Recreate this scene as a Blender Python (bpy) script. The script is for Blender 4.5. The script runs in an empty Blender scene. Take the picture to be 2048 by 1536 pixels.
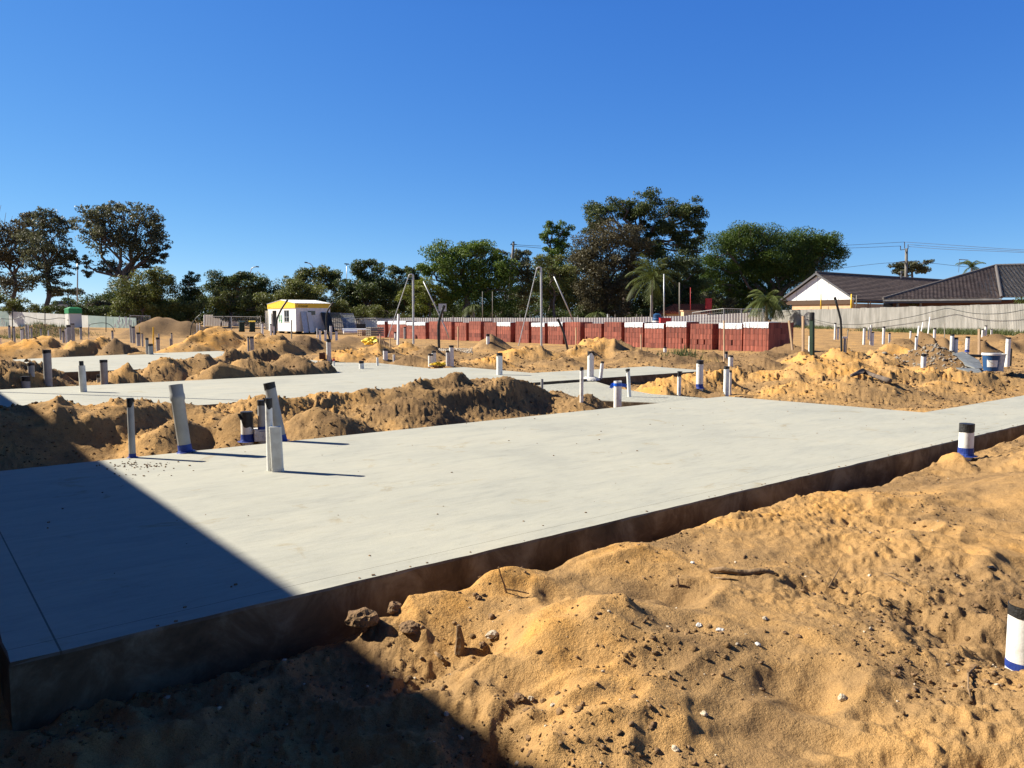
import bpy, bmesh, math, random
import numpy as np
from mathutils import Vector, Matrix
R = math.radians
random.seed(7); rng = np.random.default_rng(11)
sc = bpy.context.scene
COL = sc.collection
# ---------------------------------------------------------------- camera, sky, sun, exposure
F, YH, CH = 1540.0, 638.0, 1.2            # focal length (px at 2048 wide), horizon row, eye height over the slab top
PITCH = math.atan((768 - YH) / F)
cam = bpy.data.cameras.new("camera"); co = bpy.data.objects.new("camera", cam); COL.objects.link(co)
cam.sensor_width = 36; cam.lens = 36 * F / 2048; cam.clip_start = 0.05; cam.clip_end = 3000
co.location = (0, 0, CH); co.rotation_euler = (R(90) - PITCH, 0, 0)
sc.camera = co
SUN_AZ, SUN_EL = R(-16), R(36)            # direction the light travels over the ground, elevation
sd = Vector((math.cos(SUN_AZ) * math.cos(SUN_EL), math.sin(SUN_AZ) * math.cos(SUN_EL), -math.sin(SUN_EL)))
w = bpy.data.worlds.new("World"); sc.world = w; w.use_nodes = True
nt = w.node_tree; sky = nt.nodes.new("ShaderNodeTexSky"); sky.sky_type = 'NISHITA'; sky.sun_disc = False
sky.sun_elevation = SUN_EL; sky.sun_rotation = math.atan2(-sd.x, -sd.y)
sky.air_density = 0.6; sky.dust_density = 0.0; sky.ozone_density = 3.0; sky.altitude = 0
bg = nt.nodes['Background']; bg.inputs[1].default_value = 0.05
sep = nt.nodes.new("ShaderNodeSeparateColor"); cmb = nt.nodes.new("ShaderNodeCombineColor"); nt.links.new(sky.outputs[0], sep.inputs[0])
for ch, k, g in ((0, .86, 1.18), (1, .86, .832), (2, .94, .41)):      # depth of blue of the clear autumn sky
    p_ = nt.nodes.new("ShaderNodeMath"); p_.operation = 'POWER'; m_ = nt.nodes.new("ShaderNodeMath"); m_.operation = 'MULTIPLY'
    nt.links.new(sep.outputs[ch], p_.inputs[0]); p_.inputs[1].default_value = g; nt.links.new(p_.outputs[0], m_.inputs[0]); m_.inputs[1].default_value = 10 * k * .1 ** g
    nt.links.new(m_.outputs[0], cmb.inputs[ch])
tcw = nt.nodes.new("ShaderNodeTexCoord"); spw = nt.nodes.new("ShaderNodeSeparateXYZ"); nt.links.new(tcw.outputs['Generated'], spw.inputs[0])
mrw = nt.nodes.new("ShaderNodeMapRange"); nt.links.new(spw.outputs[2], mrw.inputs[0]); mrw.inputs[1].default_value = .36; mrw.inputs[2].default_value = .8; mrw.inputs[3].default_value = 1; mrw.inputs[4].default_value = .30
vmw = nt.nodes.new("ShaderNodeVectorMath"); vmw.operation = 'SCALE'; nt.links.new(cmb.outputs[0], vmw.inputs[0]); nt.links.new(mrw.outputs[0], vmw.inputs['Scale'])   # added dimming of the unseen upper sky, to deepen the shadows
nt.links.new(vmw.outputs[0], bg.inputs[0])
sl = bpy.data.lights.new("sun", 'SUN'); sl.energy = 5.0; sl.angle = R(0.5); sl.color = (1, 0.92, 0.78)
so = bpy.data.objects.new("sun", sl); COL.objects.link(so); so.rotation_euler = sd.to_track_quat('-Z', 'Y').to_euler()
sc.view_settings.view_transform = 'Standard'; sc.view_settings.look = 'None'
sc.view_settings.exposure = 1.2; sc.view_settings.gamma = 1; sc.view_settings.use_curve_mapping = False
sc.cycles.max_bounces = 6; sc.cycles.diffuse_bounces = 3; sc.cycles.transparent_max_bounces = 4

# ---------------------------------------------------------------- geometry of the photograph
def ray(px, py):
    dx = (px - 1024) / F; dy = -(py - 768) / F
    return np.array([dx, math.cos(PITCH) + dy * math.sin(PITCH), -math.sin(PITCH) + dy * math.cos(PITCH)])
def at(px, py, Y):                         # point seen at a pixel, at ground distance Y
    d = ray(px, py); k = Y / d[1]; return Vector((d[0] * k, Y, CH + d[2] * k))
def onz(px, py, z=0.0):
    d = ray(px, py); k = (z - CH) / d[2]; return Vector((d[0] * k, d[1] * k, z))
def sc_at(Y): return Y / F                 # metres per (full size) pixel
# site grid: every slab, the brick row and the hut follow it
A0 = np.array([-1.76, 2.608]); AL = R(38.8)
U = np.array([math.cos(AL), math.sin(AL)]); V = np.array([-U[1], U[0]])
def ts(x, y): return (x - A0[0]) * U[0] + (y - A0[1]) * U[1], (x - A0[0]) * V[0] + (y - A0[1]) * V[1]
def xy(t, s): return A0[0] + t * U[0] + s * V[0], A0[1] + t * U[1] + s * V[1]

# ---------------------------------------------------------------- noise and terrain height
def _hash(ix, iy, seed):
    h = (ix.astype(np.int64) * 374761393 + iy.astype(np.int64) * 668265263 + seed * 1442695041) & 0xFFFFFFFF
    h = ((h ^ (h >> 13)) * 1274126177) & 0xFFFFFFFF
    h = h ^ (h >> 16)
    return (h & 0xFFFF) / 65535.0
def vnoise(x, y, seed=0):
    ix = np.floor(x); iy = np.floor(y); fx = x - ix; fy = y - iy
    def g(a, b, dx, dy):
        an = _hash(ix + a, iy + b, seed) * 2 * np.pi
        return np.cos(an) * dx + np.sin(an) * dy
    ux = fx * fx * fx * (fx * (fx * 6 - 15) + 10); uy = fy * fy * fy * (fy * (fy * 6 - 15) + 10)
    n00 = g(0, 0, fx, fy); n10 = g(1, 0, fx - 1, fy); n01 = g(0, 1, fx, fy - 1); n11 = g(1, 1, fx - 1, fy - 1)
    return ((n00 * (1 - ux) + n10 * ux) * (1 - uy) + (n01 * (1 - ux) + n11 * ux) * uy) * 1.5
def sst(a, b, x):
    k = np.clip((x - a) / (b - a), 0, 1); return k * k * (3 - 2 * k)
BOX1 = [(0, 17, 0, 1.22), (0, 9.95, 0, 4.1)]
BOX2 = [(-3, 14.6, 7.95, 9.93), (-3, 10.85, 7.95, 12.55)]
BOX3 = [(2.42, 9.3, 16.8, 25.0)]
WET1 = (8.1, 9.9, 4.1, 7.95); WET2 = (8.9, 10.6, 12.55, 17.0)
def boxd(t, s, b):
    qx = np.maximum(b[0] - t, t - b[1]); qy = np.maximum(b[2] - s, s - b[3])
    return np.hypot(np.maximum(qx, 0), np.maximum(qy, 0)) + np.minimum(np.maximum(qx, qy), 0)
#  crest px, crest py, distance, half width px, depth radius m, tone (0 grey brown soil .. 1 orange sand)
MOUNDS = [
 (-70,848,7.4,120,.9,.6),(60,826,7.9,110,1.0,.7),(175,812,8.3,110,1.0,.8),(290,822,8.6,90,.9,.7),(400,822,9.0,100,.9,.8),(520,809,9.3,100,1,.8),
 (640,801,9.9,100,1,.8),(750,793,10.3,90,1,.7),(855,773,10.8,85,1.1,.6),(930,759,11.2,70,1.2,.4),(985,757,11.5,62,1.2,.4),(1045,776,11.9,50,1.1,.4),
 (1110,790,12.0,60,.8,.5),(1170,807,11.4,40,.5,.6),(640,826,8.8,70,.5,.5),(820,812,9.6,80,.6,.3),(470,838,8.2,60,.4,.7),(350,846,8.0,60,.5,.6),
 (0,738,14.5,70,1,.7),(70,729,15.0,55,1,.5),(240,735,15.5,60,.8,.8),(330,722,17,60,1.2,.7),(400,712,18,60,1.3,.6),(470,702,19.3,60,1.4,.5),(530,698,20,55,1.4,.5),
 (590,708,19.5,50,1.3,.6),(580,716,17.2,60,.9,.4),(500,722,16.6,70,.8,.6),(640,724,18.2,35,1.0,.4),(440,731,15.8,60,.6,.5),
 (60,679,27,60,1.6,1),(95,675,27,40,1.6,1),(140,680,26.5,40,1.3,.9),(203,666,27.5,25,1.5,.9),(235,676,27,35,1.3,.3),(280,689,26,30,1.0,.6),(20,690,27,50,1.5,1),(-40,690,26,60,1.5,1),
 (430,652,33,38,2.0,1),(400,668,32,45,2,1),(470,662,33,40,2,.9),(520,668,32,40,1.7,.9),(560,668,32,35,1.7,.8),(380,684,31,50,1.5,1),(600,670,34,35,1.8,.2),(620,674,34,25,1.6,.2),
 (700,671,40,40,2,.1),(745,672,40,28,2,.1),(660,682,35,40,2,.6),
 (750,686,27,50,1.5,1),(815,684,28,40,1.6,.9),(860,690,27,35,1.5,.5),(700,697,25,60,1.4,1),(790,704,24,60,1.2,.5),(830,712,22.5,50,.8,.3),(900,722,22,60,1.0,.7),
 (985,668,36,32,1.8,.4),(1020,700,26,50,1.4,1),(960,714,23,60,1.2,1),(1065,690,26.5,55,1.6,.8),(1120,712,24,50,1.2,.5),(900,700,30,60,1.2,.4),
 (1190,671,28.5,42,1.8,1),(1235,678,28,45,1.8,.6),(1160,690,27,45,1.5,.9),(1275,700,26,45,1.4,.3),(1340,706,25,60,1.2,.25),(1400,700,27,50,1,.2),(1440,722,21,60,.9,.2),
 (1350,762,13.8,60,.7,1),(1410,748,14.5,60,.9,1),(1290,772,13.2,40,.5,1),(1425,780,12.2,30,.35,.4),(1475,745,16,45,1,.9),(1530,716,20.5,40,1.2,.2),(1500,730,18.5,40,.9,.3),
 (1578,686,29,38,1.6,.15),(1540,700,27,40,1.4,.2),(1610,706,23,55,1.5,.5),(1640,698,20.5,80,1.6,1),(1700,696,21,70,1.6,1),(1760,710,19.5,60,1.3,.8),(1560,748,16,90,1.2,.9),(1650,742,15.5,140,1.5,.9),
 (1750,738,15.5,140,1.5,.8),(1850,745,15.5,120,1.4,.9),(1940,756,15.0,100,.8,.8),(2030,760,14.8,100,.8,.6),(1600,775,13.6,100,.7,.9),(1740,768,13.6,110,.9,.6),(1880,772,14,90,.8,.8),
 (1850,690,22,55,1.5,.05),(1885,700,21,45,1.2,.05),(1900,712,20,50,1.0,.05),(1842,662,28,26,1.7,.1),(1805,675,27,40,1.6,.4),(1880,671,30,28,1.6,.1),(1780,688,24,50,1.5,.9),
 (1990,667,32,40,2,.3),(2050,664,32,45,2,.3),(1923,668,36,12,.7,1),(1960,680,28,35,1.3,.3),
 (325,631,62,42,5,.1),(375,641,62,36,4,.1),(290,650,60,35,4,.15),(80,646,62,40,3,.1),(35,652,62,35,3,.1),(125,652,62,30,3,.2),
 (1200,1236,2.95,110,.42,.9),(1090,1266,2.85,90,.36,.9),(960,1335,2.68,100,.32,.8),(860,1410,2.5,110,.3,.7),(1310,1300,2.85,140,.45,.6),(1660,1290,3.0,130,.40,.5),(1790,1330,2.85,90,.36,.5),
 (2170,960,5.2,180,1.0,.6),(2120,905,6.3,80,.6,.8),(1985,741,17.3,70,1.0,.5),(1925,920,6.55,22,.22,.9),(1500,1062,4.7,160,.45,.9),(1260,1122,3.95,110,.3,.9),(1740,1010,5.2,160,.6,.9),(985,1152,3.65,90,.25,1),(830,1205,3.3,100,.34,.9),
 (1500,1250,3.25,120,.3,.7),(1900,1100,4.2,150,.5,.7),(2000,1400,2.5,120,.35,.6),(728,1250,3.2,60,.2,.4),(1230,1420,2.35,170,.5,.8),
]
_md = []
for (px, py, D, rx, ry, tone) in MOUNDS:
    p = at(px, py, D); _md.append((p.x, p.y, p.z, rx * 1.55 * D / F, ry * 1.1, tone))
DIPS = [(2043,1335,2.86,.22,.10),(1960,1400,2.6,.2,.05),(880,1300,2.95,.24,.06),(780,1290,3.0,.24,.04),(1010,1300,2.95,.13,.03),(1600,1440,2.5,.12,.02),(1730,1450,2.4,.12,.04),(1900,1440,2.55,.12,.04),(1850,1240,3.2,.14,.05),
        (1330,1180,3.5,.15,.05),(1700,1120,3.9,.2,.05),(690,1290,3.1,.2,.05)]
_dp = [(at(a, b, D).x, D, r, h) for (a, b, D, r, h) in DIPS]
_ft = []
for k in range(230):                        # footprints trodden into the loose sand
    Y = 2.0 * (5.2 ** rng.random()); X = (rng.random() * 1.5 - .7) * Y
    a = rng.random() * 3.14; _ft.append((X, Y, math.cos(a), math.sin(a), .05 + .06 * rng.random(), .12 + .14 * rng.random(), .008 + .018 * rng.random()))
def basez(x, y):
    z = -0.27 + 0.62 * sst(12, 30, x) * sst(24, 46, y) + 0.5 * sst(-18, -46, x) * sst(50, 80, y)
    return z
def terrain(x, y, fine=True):
    x = np.asarray(x, float); y = np.asarray(y, float)
    t, s = ts(x, y); r = np.hypot(x, y)
    z = basez(x, y)
    near = sst(24, 14, r)
    z = z + near * .1 * sst(0, .8, s)
    # bank of sand piled along the camera side of the near slab
    so_ = -s
    bank = np.interp(t, [-4, 0, 1.2, 2.2, 3.5, 5, 7, 9, 12, 16], [-.22, -.24, -.15, -.055, -.07, -.10, -.10, .0, .06, .06])
    k = sst(.08, .30, so_ + .05 * vnoise(t * 2.1, s * 2.1, 5))
    zb = -.26 + (bank + .26) * k
    fs = sst(0.0, .05, so_) * sst(20, 14, r)
    z = z * (1 - fs) + zb * fs
    # mounds
    acc = np.zeros_like(z); tone = np.full_like(z, .62); tw = np.zeros_like(z)
    wx = vnoise(x * .9, y * .9, 21) * .16 * np.clip(r / 8, .25, 1.3); wy = vnoise(x * .9, y * .9, 22) * .16 * np.clip(r / 8, .25, 1.3)
    for (mx, my, mz, rx, ry, tn) in _md:
        hh = mz - .035 - float(basez(np.array(mx), np.array(my)))
        if my < 7: hh = (mz + .17) * .8
        if hh <= 0.02: hh = .02
        sel = (np.abs(x - mx) < rx * 1.9 + .6) & (np.abs(y - my) < ry * 1.9 + .6)
        if not sel.any(): continue
        q = np.sqrt(((x[sel] + wx[sel] - mx) / rx) ** 2 + ((y[sel] + wy[sel] - my) / ry) ** 2)
        f = np.clip(1.077 - np.sqrt(q * q + .006), 0, 1); f = f * (0.55 + .45 * sst(0, .6, f))
        if my < 7: q = q * 1.35; f = np.exp(-q * q * 1.15) * np.clip(2.2 - q, 0, 1)
        h = hh * f
        acc[sel] += h ** 3
        ww = f ** 2; tone[sel] = (tone[sel] * (tw[sel] + .15) + tn * ww) / (tw[sel] + .15 + ww); tw[sel] += ww
    m = acc ** (1/3)
    rd2 = 1 - np.abs(vnoise(x * 1.15 + wx, y * 1.15 + wy, 41)) * 2.2
    z = z + m + m * .30 * (rd2 - .55) * sst(6, 9, r) * sst(45, 26, r)
    for (mx, my, rr, hh) in _dp:
        z = z - hh * np.exp(-(((x - mx) ** 2 + (y - my) ** 2) / (rr * rr)))
    if fine:
        wxn = x + .25 * vnoise(x * 1.7, y * 1.7, 31); wyn = y + .25 * vnoise(x * 1.7, y * 1.7, 32)
        amp = .35 + .65 * sst(.03, .3, m)
        rough = (1 - .45 * sst(14, 40, r)) * sst(120, 60, r)
        n = .055 * vnoise(wxn * 1.1, wyn * 1.1, 1) + .024 * (1 - .45 * sst(6, 12, r)) * vnoise(wxn * 2.7, wyn * 2.7, 2)
        rg = 1 - np.abs(vnoise(wxn * 3.9, wyn * 3.9, 3)) * 2
        n2 = (.011 * rg + .010 * vnoise(wxn * 8.1, wyn * 8.1, 4)) * (1 - .4 * sst(6, 12, r))
        patch = sst(-.15, .35, vnoise(x * .8, y * .8, 9))       # trampled, crumbly patches between smooth wind-laid sand
        n3 = .010 * (1 - 2 * np.abs(vnoise(x * 13, y * 13, 6))) + .007 * vnoise(x * 27, y * 27, 7) + .0035 * vnoise(x * 55, y * 55, 8)
        crum = np.clip(vnoise(x * 19, y * 19, 12) - .32, 0, 1) * .10 + np.clip(vnoise(x * 38, y * 38, 13) - .4, 0, 1) * .05
        far = sst(6, 14, r)
        z = z + rough * (n * (.6 + .5 * amp) + n2 * (.45 + .9 * amp * (1 + .9 * far)) + (n3 * (.25 + patch * .65 + far * .35) + crum * (patch * .5 + far * .55) * (.3 + amp)) * sst(45, 16, r))
        lump = np.clip(vnoise(x * 4.6, y * 4.6, 15) - .18, 0, 1) * .22 + np.clip(vnoise(x * 9.1, y * 9.1, 16) - .22, 0, 1) * .12
        z = z + lump * far * sst(60, 20, r) * (.015 + .17 * amp)
        for (fx, fy, ca, sa, fa, fb, fh) in _ft:
            sel = (np.abs(x - fx) < .5) & (np.abs(y - fy) < .5)
            if not sel.any(): continue
            dx = x[sel] - fx; dy = y[sel] - fy
            q = np.sqrt(((dx * ca + dy * sa) / fa) ** 2 + ((-dx * sa + dy * ca) / fb) ** 2)
            z[sel] += fh * (-1.0 * np.exp(-q ** 2.5) + .55 * np.exp(-((q - 1.45) * 2.6) ** 2))
    if fine:
        lg = vnoise(x * 2.1 + z * 5, y * 2.1 - z * 3, 51); z = z + .02 * far * sst(45, 20, r) * amp * (np.clip(lg * 6, -1, 1))
    # keep the sand clear of the slabs
    d = np.full_like(z, 99.0)
    for b in BOX1 + BOX2 + BOX3: d = np.minimum(d, boxd(t, s, b))
    dn = np.minimum(boxd(t, s + .3, (-3, 14.6, 7.95, 8.3)), 9)   # near side of the second slab stays open
    lim = -.035 + 1.0 * np.maximum(d, 0) - .12 * sst(.5, .1, dn) * sst(7.96, 7.9, s)
    lim = np.where(d < 0, np.minimum(lim, -.06), lim)
    camside = (so_ > 0)
    lim = np.where(camside & (t < 17.2) & (d < 2), lim + .35 * sst(.1, .4, so_) , lim)
    lim = np.where(camside & (d >= 0) & (so_ < .12), np.minimum(lim, -.22 + .3 * np.maximum(t - 9, 0) * .1), lim)
    dw = np.minimum(boxd(t, s, WET1), boxd(t, s, WET2))
    lim = np.minimum(lim, -.13 + 1.0 * np.maximum(dw, 0))
    lim = np.where((t > 7.0) & (t < 8.1) & (s > 4.1) & (s < 5.6), np.minimum(lim, -.16 + .25 * (s - 4.1)), lim)
    far_ = r < 60
    z = np.where(far_, np.minimum(z, lim), z)
    return z, tone, m
def T(x, y): return float(terrain(np.array([x]), np.array([y]))[0][0])
def in_slab(x, y):
    t, s = ts(x, y)
    for b in BOX1 + BOX2 + BOX3:
        if b[0] <= t <= b[1] and b[2] <= s <= b[3]: return 0.0
    for b in (WET1, WET2):
        if b[0] <= t <= b[1] and b[2] <= s <= b[3]: return -0.07
    return -9
def hit(px, py, dmin=1.8, dmax=130):        # where the view ray meets sand or slab
    d = ray(px, py); ks = dmin * (dmax / dmin) ** np.linspace(0, 1, 900)
    X = d[0] * ks; Y = d[1] * ks; Z = CH + d[2] * ks
    zt = terrain(X, Y)[0]; zs = np.array([in_slab(a, b) for a, b in zip(X, Y)])
    g = np.maximum(zt, zs); i = np.argmax(Z < g)
    if Z[i] >= g[i]: i = len(ks) - 1
    return Vector((X[i], Y[i], g[i]))

# ---------------------------------------------------------------- materials
def mat(name, c, rough=.8, c2=None, scale=6, bump=0, bscale=60, spec=.3, detail=6, metal=0, lo=.35, hi=.65, stretch=None, coord='Object'):
    m = bpy.data.materials.new(name); m.use_nodes = True; N = m.node_tree.nodes; L = m.node_tree.links
    b = N['Principled BSDF']; b.inputs['Roughness'].default_value = rough; b.inputs['Specular IOR Level'].default_value = spec
    b.inputs['Metallic'].default_value = metal; b.inputs['Base Color'].default_value = (*c, 1)
    tc = N.new('ShaderNodeTexCoord'); src = tc.outputs[coord]
    if stretch:
        mp = N.new('ShaderNodeMapping'); mp.inputs['Scale'].default_value = stretch; L.new(src, mp.inputs[0]); src = mp.outputs[0]
    if c2:
        n = N.new('ShaderNodeTexNoise'); n.inputs['Scale'].default_value = scale; n.inputs['Detail'].default_value = detail; L.new(src, n.inputs['Vector'])
        rp = N.new('ShaderNodeValToRGB'); rp.color_ramp.elements[0].position = lo; rp.color_ramp.elements[1].position = hi
        rp.color_ramp.elements[0].color = (*c, 1); rp.color_ramp.elements[1].color = (*c2, 1)
        L.new(n.outputs[0], rp.inputs[0]); L.new(rp.outputs[0], b.inputs['Base Color'])
    if bump:
        n = N.new('ShaderNodeTexNoise'); n.inputs['Scale'].default_value = bscale; n.inputs['Detail'].default_value = 4; L.new(src, n.inputs['Vector'])
        bp = N.new('ShaderNodeBump'); bp.inputs['Strength'].default_value = bump; bp.inputs['Distance'].default_value = .02
        L.new(n.outputs[0], bp.inputs['Height']); L.new(bp.outputs[0], b.inputs['Normal'])
    return m
M = {}
M['pvc'] = mat('pvc', (.46,.44,.40), .42, (.70,.70,.67), 16, .08, 160, .4, lo=.30, hi=.46)
M['pvc_grey'] = mat('pvc_grey', (.27,.27,.26), .45, (.36,.36,.345), 7, .08, 150, .4)
M['pvc_dirty'] = mat('pvc_dirty', (.50,.49,.45), .5, (.66,.66,.62), 14, .1, 120, .35)
M['tape'] = mat('black_tape', (.012,.012,.013), .45, (.03,.03,.03), 20, .4, 60)
M['blue'] = mat('blue_membrane', (.012,.028,.17), .5, (.025,.06,.28), 12, .3, 40)
M['ribbon'] = mat('blue_ribbon', (.01,.10,.55), .35, (.02,.14,.65), 8)
M['timber'] = mat('timber', (.33,.22,.13), .85, (.42,.30,.19), 5, .4, 30, stretch=(4,4,.6))
M['greytimber'] = mat('weathered_timber', (.20,.18,.15), .9, (.30,.28,.24), 5, .4, 30, stretch=(4,4,.5))
M['conduit'] = mat('black_conduit', (.02,.022,.022), .4, (.035,.04,.04), 5)
M['conduit_g'] = mat('grey_conduit', (.16,.17,.16), .5, (.22,.23,.22), 5)
M['steel'] = mat('galvanised_steel', (.42,.44,.44), .45, (.52,.54,.53), 8, metal=.3)
M['white'] = mat('white_paint', (.62,.63,.61), .5, (.76,.76,.74), 5, detail=8)
M['yellow'] = mat('yellow_paint', (.75,.46,.03), .5, (.80,.52,.05), 4)
M['yplastic'] = mat('yellow_plastic', (.72,.50,.03), .45, (.82,.60,.06), 12, .6, 18)
M['green'] = mat('green_plastic', (.02,.20,.07), .5, (.03,.26,.09), 5)
M['darkgreen'] = mat('dark_green_plastic', (.008,.022,.012), .5, (.014,.034,.019), 5)
M['dark'] = mat('dark_void', (.01,.01,.012), .8)
M['glass'] = mat('window_glass', (.03,.035,.04), .12, spec=.6)
M['redp'] = mat('red_paint', (.42,.03,.03), .5, (.5,.05,.05), 4)
M['bluep'] = mat('blue_paint', (.012,.055,.15), .5, (.02,.08,.2), 4)
M['bark'] = mat('bark', (.085,.065,.05), .95, (.16,.13,.11), 3, .6, 12, stretch=(3,3,.6))
M['palebark'] = mat('pale_bark', (.20,.17,.14), .9, (.33,.30,.26), 2, .5, 10, stretch=(3,3,.6))
M['pole'] = mat('pole_wood', (.13,.12,.105), .9, (.20,.19,.17), 3, .4, 12, stretch=(4,4,.4))
M['fibro'] = mat('fibre_cement', (.28,.275,.25), .9, (.42,.41,.38), 1.3, .3, 30, stretch=(2,2,.4))
M['fibro_mid'] = mat('weathered_fence_sheet', (.58,.57,.53), .9, (.68,.67,.63), .8, .3, 20)
M['hoard_w'] = mat('white_hoarding', (.52,.53,.49), .8, (.62,.63,.58), .8, .2, 12)
M['hoard_g'] = mat('green_hoarding', (.22,.30,.28), .8, (.30,.38,.35), .8, .2, 12)
M['wrap'] = mat('white_wrap', (.78,.79,.80), .35, (.70,.71,.73), 6, .9, 10)
M['rock'] = mat('pale_stone', (.36,.30,.22), .9, (.52,.45,.35), 12, .6, 60)
M['darkrock'] = mat('dark_clod', (.14,.085,.045), .95, (.24,.15,.075), 14, .8, 60)
M['greyrock'] = mat('grey_rubble_stone', (.17,.15,.12), .95, (.28,.25,.21), 14, .8, 40)
M['plaster'] = mat('crumbled_mortar', (.50,.49,.46), .95, (.66,.65,.62), 14, .8, 40)
M['stick'] = mat('stick_bark', (.10,.065,.035), .95, (.24,.16,.09), 10, .7, 40)
M['membrane'] = mat('grey_membrane', (.11,.12,.12), .6, (.18,.19,.19), 6, .4, 14)
M['cream'] = mat('cream_brick', (.55,.36,.20), .9, (.62,.43,.26), 3)
M['gwall'] = mat('gable_sheet', (.74,.76,.74), .6, (.79,.80,.78), 1)
M['rdark'] = mat('dark_fascia', (.10,.10,.11), .6)

# dry sand: hue varies with soil type, grain in bump
def sand_material():
    m = bpy.data.materials.new('sand'); m.use_nodes = True; N = m.node_tree.nodes; L = m.node_tree.links
    b = N['Principled BSDF']; b.inputs['Roughness'].default_value = .95; b.inputs['Specular IOR Level'].default_value = .1
    tc = N.new('ShaderNodeTexCoord'); at_ = N.new('ShaderNodeAttribute'); at_.attribute_name = 'tone'
    def noise(s, d=5, r=.6):
        n = N.new('ShaderNodeTexNoise'); n.inputs['Scale'].default_value = s; n.inputs['Detail'].default_value = d; n.inputs['Roughness'].default_value = r
        L.new(tc.outputs['Object'], n.inputs['Vector']); return n.outputs[0]
    def mth(op, a, b_=None, c=None):
        n = N.new('ShaderNodeMath'); n.operation = op
        for i, v in enumerate((a, b_, c)):
            if v is None: continue
            if isinstance(v, (int, float)): n.inputs[i].default_value = v
            else: L.new(v, n.inputs[i])
        return n.outputs[0]
    def ramp(v, stops):
        r = N.new('ShaderNodeValToRGB'); e = r.color_ramp.elements
        while len(e) < len(stops): e.new(.5)
        for i, (p, c) in enumerate(stops): e[i].position = p; e[i].color = (*c, 1)
        L.new(v, r.inputs[0]); return r.outputs[0]
    n1 = noise(1.1, 6, .62); n2 = noise(5.5, 6, .65)
    v = mth('ADD', mth('MULTIPLY_ADD', n1, 1.1, mth('MULTIPLY', n2, .5)), mth('MULTIPLY_ADD', at_.outputs['Fac'], .95, -1.16))
    col = ramp(v, [(.0, (.20,.126,.062)), (.20, (.31,.195,.088)), (.40, (.44,.262,.102)), (.62, (.57,.305,.085)), (.85, (.67,.325,.055))])
    # grains: dark specks and pale grit
    g = noise(260, 2, .7); gc = ramp(g, [(.30, (.62,.60,.58)), (.5, (1,1,1)), (.72, (1.12,1.12,1.12))])
    mx = N.new('ShaderNodeMix'); mx.data_type = 'RGBA'; mx.blend_type = 'MULTIPLY'; mx.inputs[0].default_value = 1; L.new(col, mx.inputs[6]); L.new(gc, mx.inputs[7])
    h = noise(17, 7, .8); hc = ramp(h, [(.30, (.46,.41,.38)), (.40, (.86,.84,.82)), (.50, (1,1,1)), (.8, (1.08,1.06,1.03))])
    mx2 = N.new('ShaderNodeMix'); mx2.data_type = 'RGBA'; mx2.blend_type = 'MULTIPLY'; mx2.inputs[0].default_value = .8; L.new(mx.outputs[2], mx2.inputs[6]); L.new(hc, mx2.inputs[7])
    L.new(mx2.outputs[2], b.inputs['Base Color'])
    hs = mth('ADD', mth('MULTIPLY', noise(95, 4, .75), .5), mth('MULTIPLY', noise(330, 2, .7), .16))
    hs = mth('ADD', hs, mth('MULTIPLY', noise(30, 4, .7), .9))
    bp = N.new('ShaderNodeBump'); bp.inputs['Strength'].default_value = .75; bp.inputs['Distance'].default_value = .022
    L.new(hs, bp.inputs['Height']); L.new(bp.outputs[0], b.inputs['Normal'])
    return m
M['sand'] = sand_material()

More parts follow.
